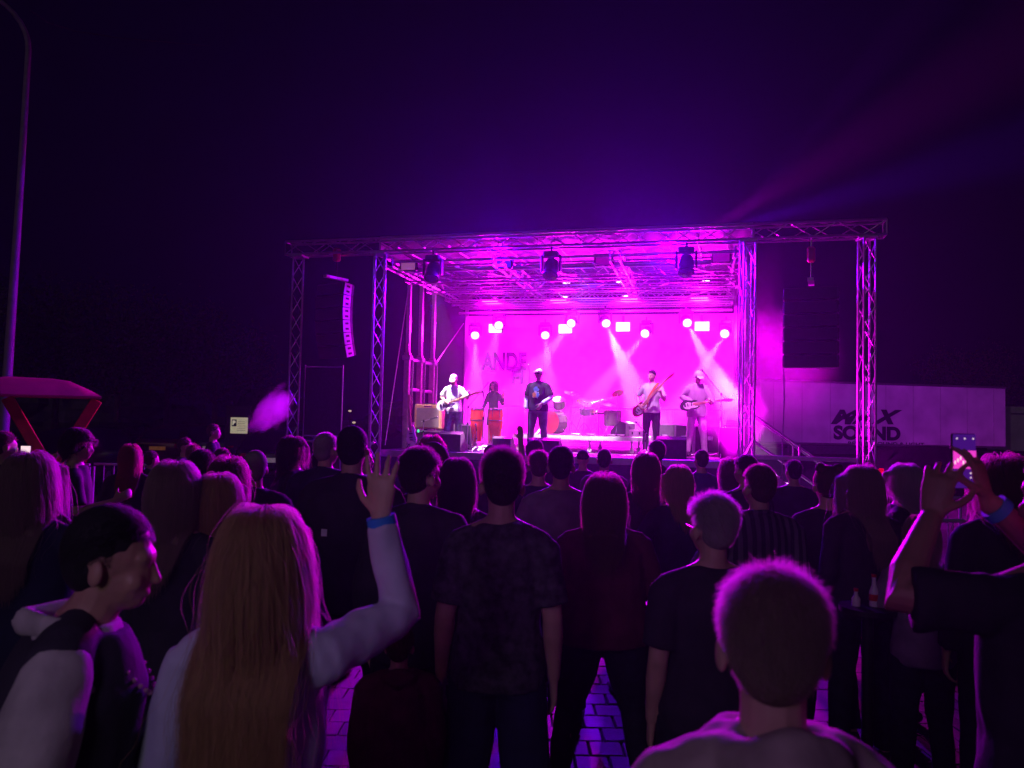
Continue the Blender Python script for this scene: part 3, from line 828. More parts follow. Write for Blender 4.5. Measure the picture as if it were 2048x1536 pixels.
    # hair
    hm = hairmat('hair_'+hcol, HC[hcol]); cm = mat('scalp_'+hcol, [c*.6 for c in HC[hcol]], .8)
    n = (900, 2200, 7000, 14000)[q]; rad = (.0016, .0010, .00055, .0004)[q]
    if hair == 'cap':
        cp = MB(); cp.ell((0, -.014, 1.672), (.083, .102, .088), 18, 10); mb2 = MB(); addx(cp, mb2, hx)
        fuse('cap', mb2, mat('cap_'+hcol, HC[hcol], .8), t, .008, 2)
        br = MB(); br.loft([(0, .06, 1.68), (0, .12, 1.675), (0, .165, 1.66)], [(.072, .008), (.068, .006), (.045, .004)], 14); mb2 = MB(); addx(br, mb2, hx)
        mb2.obj('cap_brim', mat('cap_'+hcol, HC[hcol], .8), t, True)
    elif hair != 'bald':
        cp = MB()
        cp.ell((0, -.022, 1.668), (.0785, .094, .092), 18, 12); cp.ell((0, -.04, 1.63), (.072, .07, .085), 14, 10)
        hl = hlen or {'short': .035, 'buzz': .014, 'quiff': .06, 'bob': .24, 'long': .50, 'wavy': .45, 'curly': .22, 'bun': .1, 'pony': .1, 'twobuns': .1}[hair]
        if hair in ('long', 'wavy', 'bob'):
            zb = max(1.72-hl*.92, 1.0)
            zs = [1.66, 1.58, 1.50] if hair != 'bob' else [1.66, 1.58]
            pts = [(0, -.03, z) for z in zs]
            z = zs[-1]
            while z > zb+.05: z -= .06; pts.append((0, -(.100*w+th) if z < 1.46 else -.06, z))
            cp.loft(pts, [(.084, .07) if p[2] > 1.46 else (.088*(1-.25*(1.46-p[2])), .018) for p in pts[:-1]]+[(.06, .01)], 16, round_=True)
        if hair == 'curly': cp.ell((0, -.03, 1.66), (.10, .105, .11), 16, 10)
        if hair == 'bun': cp.ell((0, -.085, 1.755), (.042, .042, .038), 12, 8)
        if hair == 'twobuns':
            for sx in (-1, 1): cp.ell((sx*.055, -.05, 1.745), (.034, .034, .034), 12, 8)
        if hair == 'pony': cp.loft([(0, -.12, 1.70), (0, -.165, 1.66), (0, -.165, 1.55), (0, -.15, 1.42)], [.022, .03, .032, .014], 10, round_=True)
        mb2 = MB(); addx(cp, mb2, hx)
        hobj = fuse('hair', mb2, cm, t, (.016, .012, .008, .006)[q], 2)
        strands(hobj, 'bun' if hair == 'twobuns' else hair, n if hl < .2 else int(n*.8), hl, hm, seed, rad*(1 if hl > .08 else .8), hxn, .122*(w if w > 1 else 1)+th+.034)
    return t, arms, hx, up
def crowd(px, py, Y, label, **k):
    p = at(px, py, Y); x = at(px, py, Y)
    H = p.z
    kw = dict(k)
    hd = kw.pop('dx', 0)
    return person(V((p.x+hd, p.y, 0)), H+.012, label, **kw)

# ------------------------------------------------------------------ gear builders
WOOD = mat('maple', (.50, .30, .13), .45, 0, .2, 6)
GWHITE = mat('guitar_white', (.72, .70, .66), .25, 0, .05, 3)
GRED = mat('bass_red', (.22, .015, .03), .25, 0, .2, 4)
GDARK = mat('guitar_dark', (.03, .02, .03), .25)
def guitar(parent, M, bodym, label=None, cat='guitar', bass=False, top=True):
    """x along the neck, y across, z out of the face"""
    t = bpy.data.objects.new('electric_guitar' if not bass else 'bass_guitar', None); C.objects.link(t)
    t.matrix_world = M; tag(t, label, cat)
    o = []
    for k in range(40):
        a = 2*math.pi*k/40; r = .165+.028*math.cos(2*a)+.012*math.cos(a*3+.5)
        x = r*1.15*math.cos(a); y = r*.82*math.sin(a)
        if abs(y) > .08 and -.05 < x < .09: y *= .84
        if x > .10 and abs(y) < .05: x = .12
        o.append((x-.1, y))
    MB().prism(o, -.02, .02).obj('guitar_body', bodym, t)
    MB().prism([(x*.72-.01, y*.62-.02) for x, y in o], .0205, .0235).obj('pickguard', GWHITE if bodym is not GWHITE else mat('pickguard', (.5, .5, .48), .3), t)
    ln = .62 if not bass else .78
    MB().box((ln/2, 0, .018), (ln+.06, .052, .024), bev=.006).obj('neck', WOOD, t)
    MB().prism([(ln, -.028), (ln+.03, -.04), (ln+.17, -.045), (ln+.18, .0), (ln+.02, .03)], .006, .022).obj('headstock', WOOD, t)
    for k in range(6 if not bass else 4): MB().tube((ln+.04+k*.022*(1 if not bass else 1.5), -.04, .014), (ln+.04+k*.022*(1 if not bass else 1.5), -.062, .014), .006, 6).obj('tuning_peg', STEEL, t)
    for x in (-.14, -.06): MB().box((x, 0, .03), (.02, .08, .01), bev=.003).obj('pickup', BLACK, t)
    MB().box((-.2, 0, .028), (.035, .08, .012), bev=.003).obj('bridge', STEEL, t)
    sb = MB()
    for k in range(6 if not bass else 4):
        y = (k-2.5)*.008 if not bass else (k-1.5)*.012
        sb.tube((-.2, y, .036), (ln+.03, y*.8, .034), .0008, 4)
    tag(sb.obj('strings', STEEL, t), kind='stuff')
    for k, (x, y) in enumerate(((-.2, -.09), (-.23, -.06))): MB().tube((x, y, .02), (x, y, .034), .01, 10).obj('knob', BLACK, t)
    return t
def mic_stand(loc, h, label, yaw=0, boom=None, group='microphone stands on the stage', round_base=False):
    t = thing('microphone_stand', loc, label, 'mic stand', group, yaw)
    ST = BLACK if round_base else mat('stand_metal', (.45, .45, .46), .35, .8, .1, 9)
    if round_base: MB().lathe([(.13, 0), (.13, .012), (.03, .03)], 24).obj('base', ST, t, True)
    else:
        for k in range(3):
            a = 2*math.pi*k/3+.5; MB().tube((0, 0, .13), (.3*math.cos(a), .3*math.sin(a), .012), .011, 8).obj('leg', ST, t, True)
    MB().tube((0, 0, .02), (0, 0, h*.62), .014, 10).obj('lower_tube', ST, t, True)
    MB().tube((0, 0, h*.6), (0, 0, h), .009, 10).obj('upper_tube', ST, t, True)
    MB().tube((0, 0, h*.59), (0, 0, h*.65), .022, 10).obj('clutch', BLACK, t, True)
    e = V((0, 0, h))
    if boom:
        b = V(boom); MB().tube(e-b*.35, e+b, .008, 8).obj('boom', ST, t, True); e = e+b; d = b.normalized()
        MB().lathe([(.012, -.03), (.02, -.03), (.02, .03), (.012, .03)], 10, (0, 0, h)).obj('joint', BLACK, t)
    else: d = V((0, -.5, .85)).normalized()
    r = d.to_track_quat('Z', 'Y').to_matrix()
    mc = MB().lathe([(.011, -.02), (.014, .10), (.02, .13)], 12, e, r).obj('microphone', BLACK, t, True)
    MB().ell(e+d*.148, .026, 12, 8).obj('grille', STEEL, mc, True)
    return t
def drum(part_parent, name, c, r, h, rot, shell, n=8, head=None):
    d = MB().lathe([(r, -h/2), (r, h/2)], 32, c, rot).obj(name, shell, part_parent, True)
    for sgn in (-1, 1):
        MB().lathe([(r*1.005, sgn*h/2-.016), (r*1.05, sgn*h/2-.016), (r*1.05, sgn*h/2+.012), (r*1.0, sgn*h/2+.012)], 32, c, rot).obj('hoop', STEEL, d, True)
    MB().lathe([(r*.99, h/2+.001), (.01, h/2+.004)], 32, c, rot).obj('drumhead', head or WHITEP, d)
    for k in range(n):
        a = 2*math.pi*k/n; p = V((r*1.03*math.cos(a), r*1.03*math.sin(a), 0)); p2 = p+V((0, 0, h/2)); p1 = p-V((0, 0, h/2))
        MB().tube(V(c)+rot @ p1, V(c)+rot @ p2, .007, 6).obj('lug', STEEL, d)
    return d
def flight_case(loc, w, d, h, label, yaw=0, group='flight cases on the stage'):
    t = thing('flight_case', loc, label, 'flight case', group, yaw)
    MB().box((0, 0, h/2+.05), (w-.02, d-.02, h-.04)).obj('panel', mat('case_black', (.03, .03, .032), .45), t)
    for sx in (-1, 1):
        for sy in (-1, 1):
            MB().box((sx*(w/2-.012), sy*(d/2-.012), h/2+.05), (.032, .032, h-.02)).obj('corner_edge', ALU, t)
            MB().lathe([(.035, -.015), (.035, .015)], 12, (sx*(w/2-.08), sy*(d/2-.08), .036), Matrix.Rotation(math.pi/2, 3, 'X')).obj('caster', RUBBER, t)
    for sz in (0, 1):
        for sy in (-1, 1): MB().box((0, sy*(d/2-.012), .05+sz*h), (w, .034, .034)).obj('edge', ALU, t)
        for sx in (-1, 1): MB().box((sx*(w/2-.012), 0, .05+sz*h), (.034, d, .034)).obj('edge', ALU, t)
    MB().box((0, -d/2-.004, h*.55+.05), (.12, .012, .09), bev=.004).obj('latch', STEEL, t)
    return t
def wedge(loc, label, yaw=0, w=.62, h=.42, d=.48, group='floor monitors along the stage edge'):
    t = thing('floor_monitor', loc, label, 'loudspeaker', group, yaw)
    def fn(x, y, z): return V((z, x, y))
    MB().prism([(-d/2, 0), (d/2, 0), (d/2, .12), (-.05, h), (-d/2, h*.86)], -w/2, w/2, fn).obj('cabinet', BLACK, t)
    n = V((0, h-.12, d/2+.05)).normalized(); rot = V((0, n.y, n.z)).to_track_quat('Z', 'X').to_matrix()
    MB().box(V((0, (d/2-.05)/2+.0, (h+.12)/2)) + n*.007, (.33, w-.06, .01), rot).obj('grille', GRILL, t)
    MB().box((0, -d/2-.004, .2), (.1, .01, .06)).obj('handle', RUBBER, t)
    return t
def barrier(loc, L, h, label, yaw, group, n=10, m=None, cat='barrier'):
    t = thing('crowd_barrier', loc, label, cat, group, yaw); m = m or ALU
    for x in (-L/2, L/2): MB().tube((x, 0, 0), (x, 0, h-.04), .019, 8).obj('post', m, t, True)
    MB().tube((-L/2, 0, h), (L/2, 0, h), .02, 8).obj('rail', m, t, True); MB().tube((-L/2, 0, .18), (L/2, 0, .18), .016, 8).obj('rail', m, t, True)
    for k in range(1, n): MB().tube((-L/2+L*k/n, 0, .18), (-L/2+L*k/n, 0, h), .008, 6).obj('bar', m, t)
    for x in (-L/2+.25, L/2-.25): MB().box((x, 0, .012), (.05, .55, .02)).obj('foot', m, t)
    return t

# ------------------------------------------------------------------ gear on the stage
SY = SYAW
RB = 2.35
ra0, ra1 = sa(1027, RB), sa(1290, RB)
rc = (ra0+ra1)/2; rl = ra1-ra0; RT = DECK+.37
t = thing('drum_riser', st(rc, RB+1.0, DECK), 'low white edged drum riser on caster legs at the middle of the stage', 'riser', yaw=SY)
for k in range(3):
    MB().box((-rl/2+rl*(k+.5)/3, 0, .345), (rl/3-.006, 1.98, .03)).obj('riser_panel', DECKM, t)
for sy in (-1, 1): MB().box((0, sy*1.0, .32), (rl, .03, .10), bev=.004).obj('edge_beam', WHITEP, t)
for sx in (-1, 1): MB().box((sx*(rl/2+.016), 0, .32), (.03, 2.0, .10), bev=.004).obj('edge_beam', WHITEP, t)
for x in (-rl/2+.1, .25, rl/2-.3):
    for sy in (-.92, .92):
        l = MB().tube((x, sy, .07), (x, sy, .28), .028, 10).obj('leg', ALU, t, True)
        MB().lathe([(.045, -.016), (.05, -.01), (.05, .01), (.045, .016)], 16, (x, sy, .05), Matrix.Rotation(math.pi/2, 3, 'X')).obj('caster', WHITEP, l)
MB().box((.0, -.92, .17), (1.4, .03, .03)).obj('brace', ALU, t)

# drum kit
kt = thing('drum_kit', st(rc-.35, RB+1.2, RT), 'drum kit with pale bass drum, tilted cymbals and chrome stands on the riser', 'drum kit', yaw=SY)
KS = mat('kit_shell', (.16, .09, .12), .2, 0, .1, 4)
MG = mat('marbled_head', (.75, .70, .74), .4, 0, .1, 6)
def loc_k(px, b): return sa(px, b) - (rc-.35)
bx = loc_k(1103, RB+.6)
def faceY(yaw=0): return Matrix.Rotation(yaw, 3, 'Z') @ Matrix.Rotation(math.pi/2, 3, 'X')
drum(kt, 'bass_drum', (bx, -.45, .29), .27, .42, faceY(-.35), KS, 10, MG)
for sx in (-1, 1): MB().tube((bx+sx*.2, -.55, .2), (bx+sx*.36, -.72, .01), .01, 8).obj('spur', STEEL, kt)
drum(kt, 'snare_drum', (bx+.75, -.1, .55), .18, .14, Matrix.Rotation(.15, 3, 'X'), STEEL, 8)
drum(kt, 'rack_tom', (bx+.12, -.38, .74), .14, .2, Matrix.Rotation(.5, 3, 'X'), KS, 6)
drum(kt, 'floor_tom', (bx+1.35, .0, .42), .2, .36, Matrix.Rotation(.05, 3, 'X'), KS, 6)
CYM = mat('cymbal_bronze', (.55, .38, .16), .25, .9, .1, 6)
for px, z, tl, r in ((1165, .78, .5, .2), (1232, 1.0, -.6, .15), (1140, 1.0, .35, .19), (1190, .55, .1, .17), (1215, .75, .3, .2)):
    x = loc_k(px, RB+.9)
    cs = MB().tube((x, -.15, .12), (x, -.15, z), .009, 8).obj('cymbal_stand', STEEL, kt)
    for k in range(3):
        a = k*2.1+px; MB().tube((x, -.15, .3), (x+.26*math.cos(a), -.15+.26*math.sin(a), .01), .008, 6).obj('leg', STEEL, cs)
    MB().lathe([(r, 0), (r*.5, .012), (r*.18, .018), (r*.12, .035), (.01, .04)], 28, (x, -.15, z), Matrix.Rotation(tl, 3, 'X') @ Matrix.Rotation(tl*.6, 3, 'Y')).obj('cymbal', CYM, cs, True)
for a, b in (((bx+.5, -.6, .5), (bx+.95, -.4, .85)), ((bx+.55, -.65, .02), (bx+.75, -.45, .7)), ((bx+.95, -.6, .05), (bx+1.1, -.2, .9)), ((bx+.9, -.6, .75), (bx+1.5, -.45, .92))):
    MB().tube(a, b, .011, 8).obj('hardware_arm', STEEL, kt)
MB().lathe([(.15, 0), (.16, .03), (.15, .07), (.03, .08)], 20, (bx+.95, .45, .5)).obj('drum_stool', BLACKF, kt, True)
MB().tube((bx+.95, .45, 0), (bx+.95, .45, .5), .02, 8).obj('stool_post', STEEL, kt)
for k, (px, b) in enumerate(((1240, RB+.35), (1222, RB+.3), (1180, RB+.35), (1150, RB+.3))):
    t = thing('cable_heap', st(sa(px, b), b, RT), ['loose white cable coil on the riser beside the box', 'small heap of pale cable at the right of the drum kit', 'pale cables tangled under the cymbals', 'pale cables tangled in front of the snare drum'][k], 'cable', 'loose cables on the riser')
    mb = MB(); pts = []
    for i in range(50): a = i*.7; pts.append((.10*math.cos(a)*(.7+.3*math.sin(i)), .08*math.sin(a*1.1), .012+.03*abs(math.sin(i*.37))))
    mb.loft(pts, [.007]*50, 5); mb.obj('cable', mat('pale_cable', (.6, .58, .6), .5), t, True)
b_ = RB+.3; t = thing('stage_box', st(sa(1272, b_), b_, RT), 'small white box with two dark knobs on the right end of the riser', 'box', yaw=SY)
MB().box((0, 0, .08), (.30, .2, .15), bev=.01).obj('housing', WHITEP, t)
for sx in (-1, 1): MB().box((sx*.08, -.103, .085), (.03, .012, .06)).obj('knob', BLACK, t)
wedge(st(sa(1245, RB+1.2), RB+1.2, RT), 'black monitor wedge on the riser behind the small white box', SY+1.2, .5, .35, .4, 'monitors on the riser')

# monitors on the edge
wedge(st(sa(905, .75), .75, DECK), 'black floor monitor nearest the left guitarist', SY, .5, .42)
wedge(st(sa(1090, .7), .7, DECK), 'black floor monitor in front of the singer', SY, .66, .34)
wedge(st(sa(1343, .8), .8, DECK), 'black floor monitor between the bass player and the right guitarist', SY, .58, .44)
wedge(st(sa(1008, 1.1), 1.1, DECK), 'small black floor monitor behind the congas mic', SY, .4, .34)

# amp on its case, guitar on a stand
b_ = 1.9; a_ = sa(858, b_)
flight_case(st(a_, b_, DECK), .82, .5, .34, 'black flight case with metal edges under the tweed amplifier', SY)
t = thing('guitar_amplifier', st(a_, b_, DECK+.43), 'tan combo amplifier with grey grille standing on a flight case', 'amplifier', yaw=SY)
TW = mat('tweed', (.50, .33, .14), .7, 0, .2, 40, .3)
MB().box((0, 0, .29), (.66, .28, .56), bev=.02).obj('cabinet', TW, t)
MB().box((0, -.146, .27), (.54, .012, .44), bev=.004).obj('grille', mat('grille_cloth', (.20, .17, .15), .8, 0, .15, 50), t)
MB().box((0, -.14, .53), (.2, .014, .025)).obj('badge', STEEL, t)
MB().box((0, 0, .585), (.3, .04, .025), bev=.008).obj('handle', BLACK, t)
mic_stand(st(a_+.02, b_-.45, DECK), .62, 'short stand with clip and green light before the tan amplifier', SY, (.15, .05, .05))
t = thing('stage_tuner', st(a_-.12, b_-.4, DECK+.36), 'small green glowing pilot lamp before the amplifier', 'lamp')
MB().lathe([(.02, 0), (.025, .03), (.012, .07)], 12).obj('lamp_cap', mat('green_glow', (.05, .6, .2), .3, emit=(.05, 1, .35), estr=1.2), t, True)
flight_case(st(a_+.78, b_+.25, DECK), .42, .4, .5, 'tall narrow flight case right of the tan amplifier', SY)
b_ = .9; a_ = sa(822, b_)
t = thing('guitar_stand', st(a_, b_, DECK), 'black tripod stand holding the spare white guitar', 'stand', yaw=SY)
for k in range(3): a = k*2.09+.5; MB().tube((0, .05, .25), (.2*math.cos(a), .05+.2*math.sin(a), .01), .01, 6).obj('leg', BLACK, t)
MB().tube((0, .05, .2), (0, .09, .75), .01, 6).obj('post', BLACK, t)
R_ = Matrix.Rotation(SY, 4, 'Z') @ Matrix.Rotation(math.radians(-12), 4, 'X')
def basis(o, xd, zd):
    x = V(xd).normalized(); z = V(zd); z = (z-x*z.dot(x)).normalized(); y = z.cross(x)
    M = Matrix((x, y, z)).transposed().to_4x4(); M.translation = o; return M
guitar(None, basis(st(a_, b_-.02, DECK+.40), V((-.12, .1, 1)), -SV), GWHITE, 'spare white electric guitar leaning upright on a stand by the left mast')

# congas
CR_ = mat('conga_red', (.62, .03, .02), .2, 0, .25, 3)
for px, b, lb in ((953, 2.0, 'left red conga drum with chrome rim beside the guitarist'), (990, 1.9, 'right red conga drum on its stand in front of the percussionist')):
    t = thing('conga_drum', st(sa(px, b), b, DECK), lb, 'conga', 'red conga drums', SY)
    MB().lathe([(.10, .18), (.115, .3), (.15, .5), (.165, .68), (.155, .86), (.148, .93)], 28).obj('shell', CR_, t, True)
    MB().lathe([(.152, .90), (.162, .90), (.162, .945), (.15, .945)], 28).obj('rim', STEEL, t, True)
    MB().lathe([(.148, .94), (.01, .95)], 28).obj('drumhead', WHITEP, t)
    MB().lathe([(.168, .66), (.172, .66), (.172, .68), (.168, .68)], 28).obj('band', STEEL, t)
    for k in range(6):
        a = k*math.pi/3+.3; MB().tube((.162*math.cos(a), .162*math.sin(a), .92), (.172*math.cos(a), .172*math.sin(a), .74), .007, 6).obj('lug', STEEL, t)
    for k in range(3):
        a = k*2.09+.4; MB().tube((.12*math.cos(a), .12*math.sin(a), .35), (.3*math.cos(a), .3*math.sin(a), .01), .012, 6).obj('leg', STEEL, t)

# mic stands
mic_stand(st(sa(934, 1.15), 1.15, DECK), .95, 'boom microphone stand between the guitarist and the left conga', SY, (.35, 0, .42))
mic_stand(st(sa(965, 1.1), 1.1, DECK), 1.15, 'straight microphone stand in front of the congas', SY)
mic_stand(st(sa(952, .75), .75, DECK), .45, 'low microphone stand in front of the left conga', SY)
mic_stand(st(sa(1055, .85), .85, DECK), 1.72, 'tall black microphone stand beside the singer', SY, None, round_base=True)
mic_stand(st(sa(1441, 1.6), 1.6, DECK), 1.32, 'tall boom microphone stand right of the right guitarist', SY, (-.3, 0, .38))
mic_stand(st(sa(1290, 1.6), 1.6, DECK), .5, 'short microphone stand at the feet of the bass player', SY, (-.1, 0, .1))

# back rails, cases and amps behind
for px, b, L_, lb in ((1045, 4.6, 1.7, 'pink lit barrier behind the drum kit, left part'), (1240, 4.9, 2.6, 'pink lit barrier behind the bass player'), (1370, 4.9, 1.8, 'pink lit barrier behind the right guitarist')):
    barrier(st(sa(px, b), b, DECK), L_, 1.05, lb, SY, 'rails at the back of the stage', 4)
flight_case(st(sa(1330, 3.6), 3.6, DECK), .6, .5, .62, 'large flight case behind the bass player', SY)
flight_case(st(sa(1420, 3.0), 3.0, DECK), .7, .5, .6, 'silver edged flight case behind the right guitarist', SY)
flight_case(st(sa(1368, 2.6), 2.6, DECK), .4, .4, .62, 'narrow flight case left of the right guitarist', SY)
t = thing('bass_amplifier', st(sa(1462, 1.7), 1.7, DECK), 'black bass amplifier cabinet at the right edge of the stage', 'amplifier', yaw=SY)
MB().box((0, 0, .32), (.5, .4, .62), bev=.015).obj('cabinet', BLACK, t); MB().box((0, -.206, .32), (.44, .012, .54)).obj('grille', GRILL, t)
for k in range(3): MB().box((0, -.1+.03*k, .67+.05*k), (.3-.04*k, .2, .04), bev=.006).obj('rack_unit', WHITEP if k else BLACK, t)
# cables along the front of the deck
rnd2 = random.Random(3)
for k, (p0, p1) in enumerate(((930, 1010), (1140, 1180), (1240, 1300), (1360, 1440), (1230, 1300), (1010, 1060), (1385, 1470))):
    b0 = rnd2.uniform(.4, 1.3); pts = []
    a0, a1 = sa(p0, b0), sa(p1, b0)
    for i in range(26): f = i/25; pts.append(st(a0+(a1-a0)*f, b0+.25*noise.noise((f*4, k*3, 0)), DECK+.012+.0*f))
    tag(MB().loft(pts, [.009]*26, 5).obj('stage_cable', mat('pale_cable', (.6, .58, .6), .5), None, True),
        ['cable by the feet of the left guitarist', 'cable in front of the riser left end', 'cable loop under the right end of the riser', 'cable right of the right monitor', 'second cable at the bass player\'s feet', 'cable behind the singer', 'cable by the bass amplifier'][k]+' on the deck', 'cable', 'cables on the stage deck')
t = thing('red_lamp', st(sa(858, 1.45), 1.45, DECK+.1), 'small red glowing lamp on the flight case under the amplifier', 'lamp')
MB().ell((0, 0, .05), (.06, .04, .045), 14, 8).obj('glow_cap', mat('red_glow', (.8, .05, .02), .3, emit=(1, .06, .02), estr=1.5), t, True)

# ------------------------------------------------------------------ performers (facing the audience)
PY = math.pi+SYAW
GRP = 'musicians on the stage'
def performer(px, b, ztop_py, label, **k):
    a = sa(px, b); p = st(a, b, DECK); q_ = at(px, ztop_py, p.y)
    return person(p, q_.z-DECK+.01, label, group=GRP, **k), p
def add_eyes(t, hx, shades=False):
    for sx in (-1, 1):
        MB().ell(hx((sx*.03, .082, 1.63)), .011, 8, 6).obj('eye', EYEM, t, True)
    if shades:
        mb = MB()
        for sx in (-1, 1): mb.loft([hx((sx*.012, .104, 1.632)), hx((sx*.04, .098, 1.634)), hx((sx*.066, .078, 1.636))], [(.006, .018), (.008, .022), (.005, .016)], 10, (0, 1, 0), round_=True); mb.tube(hx((sx*.066, .078, 1.636)), hx((sx*.084, .0, 1.63)), .003, 6)
        mb.obj('sunglasses', mat('dark_glass', (.01, .01, .012), .1), t, True)
TEEW = mat('tee_white', (.75, .75, .75), .85, 0, .06, 10, .2)
pg = {}
(g1, arms, hx, up), p = performer(905, 1.5, 748, 'guitarist in white t-shirt and pale cap looking down at a white guitar', yaw=PY+.15, hair='cap', hcol='white', top='tee', tm=TEEW, fit=1.3,
    bm=mat('jeans_blue', (.10, .14, .20), .85, 0, .5, 9), R=((.30, -.06, 1.20), (.16, .21, 1.10), (-.8, .25, -.45), (.2, .8, .4), .5), L=((-.33, .08, 1.17), (-.40, .29, 1.25), (.1, .5, .75), (-.8, .3, -.2), .9), head=(-.1, -.55), spread=.08, q=2, knee=.3)
add_eyes(g1, hx)
W_ = g1.matrix_basis
def gm(t, o, xd, zd):
    bpy.context.view_layer.update()
    M = t.matrix_world.copy(); s = t.scale[0]; R3 = M.to_3x3()*(1/s)
    return basis(M @ V(o), R3 @ V(xd), R3 @ V(zd))
guitar(None, gm(g1, (.06, .20, 1.07), (-.93, .05, .36), (0, 1, .1)), GWHITE, 'white electric guitar with maple neck held by the left guitarist')
strapm = mat('strap_brown', (.25, .06, .02), .7)
(g2, arms, hx, up), p = performer(985, 3.0, 763, 'woman in black top and skirt behind the congas raising one hand', yaw=PY-.3, hair='long', hcol='dark', hlen=.42, top='long', fit=.6, tm=mat('knit_black', (.02, .016, .03), .8),
    bottom='skirt', bm=BLACKF, L=((-.31, .05, 1.16), (-.42, .22, 1.32), (-.2, .2, .95), (-.3, .8, .2), .3), R=((.24, .04, 1.14), (.16, .25, 1.04), (0, .9, -.3), (0, .3, .9), .3), w=.92, q=2)
add_eyes(g2, hx)
(g3, arms, hx, up), p = performer(1074, 1.2, 738, 'singer in dark graphic t-shirt over white sleeves with sunglasses and pale cap', yaw=PY-.12, hair='cap', hcol='white', top='tee', fit=1.6, tm=mat('tee_black', (.016, .014, .02), .85, 0, .2, 12), w=1.12,
    bm=mat('trousers_grey', (.14, .15, .16), .85, 0, .25, 8), L=((-.29, .03, 1.14), (-.14, .17, 1.02), (.3, .3, -.7), (-.6, .6, .1), .4), R=((.26, -.02, 1.14), (.25, .07, .90), (0, .1, -1), (.9, .2, 0), .3), q=2, head=(-.25, .08), spread=.07)
add_eyes(g3, hx, True)
mb = MB()
for S, E, Wp, side in arms: mb.loft([S.lerp(E, .55), E, E.lerp(Wp, .5), E.lerp(Wp, .95)], [.058, .056, .052, .045], 14)
fuse('sleeves', mb, TEEW, g3, .012, 2, .006, (12, 12, 9), 5)
# plain colour print on the chest: three abstract patches
rr = random.Random(5)
def patch(cx, cz, rx, rz_, m, yo=.0, name='shirt_print'):
    pts = []
    for k in range(16): a = 2*math.pi*k/16; r = 1+.25*rr.uniform(-1, 1); pts.append((cx+rx*r*math.cos(a), cz+rz_*r*math.sin(a)))
    MB().prism(pts, 0, .004, lambda x, y, z: V((x, .168+yo+z-.9*x*x, y))).obj(name, m, g3)
patch(-.01, 1.31, .055, .05, mat('print_blue', (.15, .35, .65), .7)); patch(-.01, 1.20, .075, .07, mat('print_pale', (.6, .6, .62), .7), .003)
patch(.03, 1.19, .035, .06, mat('print_orange', (.65, .28, .06), .7), .010); patch(-.05, 1.20, .025, .05, mat('print_blue', (.15, .35, .65), .7), .010)
(g4, arms, hx, up), p = performer(1302, 2.0, 741, 'bass player with short dark hair, pale t-shirt and orange strap', yaw=PY-.1, hair='short', hcol='black', top='tee', fit=1.2, tm=mat('tee_pale', (.6, .6, .62), .85, 0, .1, 8),
    bottom='slim', bm=mat('trousers_black', (.012, .012, .02), .8), R=((.31, -.05, 1.20), (.22, .20, 1.02), (-.5, .3, -.6), (.5, .8, 0), .5), L=((-.28, .10, 1.12), (-.24, .30, 1.22), (.1, .3, .9), (-.8, .3, 0), .9), head=(-.45, -.1), q=2, w=.98)
add_eyes(g4, hx)
guitar(None, gm(g4, (.14, .20, 1.02), (-.66, .06, .72), (0, 1, .1)), GRED, 'red bass guitar held steeply by the dark haired bass player', 'bass guitar', True)
mb = MB(); mb.loft([up((.10, .165, 1.0)), up((.02, .175, 1.2)), up((-.09, .14, 1.40)), up((-.13, .02, 1.49)), up((-.08, -.13, 1.38)), up((.08, -.16, 1.2)), up((.17, -.1, 1.02))], [(.028, .004)]*7, 8, (1, 0, 0)); mb.obj('guitar_strap', mat('strap_orange', (.55, .12, .02), .7), g4, True)
(g5, arms, hx, up), p = performer(1392, 2.2, 742, 'guitarist in pale striped shirt and white trousers at the right of the stage', yaw=PY+.2, hair='cap', hcol='white', top='shirt', fit=1.2, tm=mat('shirt_thin_stripes', (.6, .55, .6), .8, 0, .1, 6, stripes=('X', 18, (.2, .1, .2))),
    bm=mat('trousers_white', (.6, .6, .62), .85, 0, .1, 5), R=((.30, -.02, 1.20), (.12, .22, 1.06), (-.9, .2, -.1), (0, .8, .5), .5), L=((-.27, .12, 1.14), (-.22, .32, 1.12), (.2, .4, .8), (-.8, .3, 0), .9), head=(.2, -.35), spread=.09, q=2, lean=.12)
add_eyes(g5, hx)
guitar(None, gm(g5, (.10, .28, 1.05), (-.97, .05, .16), (0, 1, .3)), GDARK, 'dark electric guitar held level by the right guitarist')

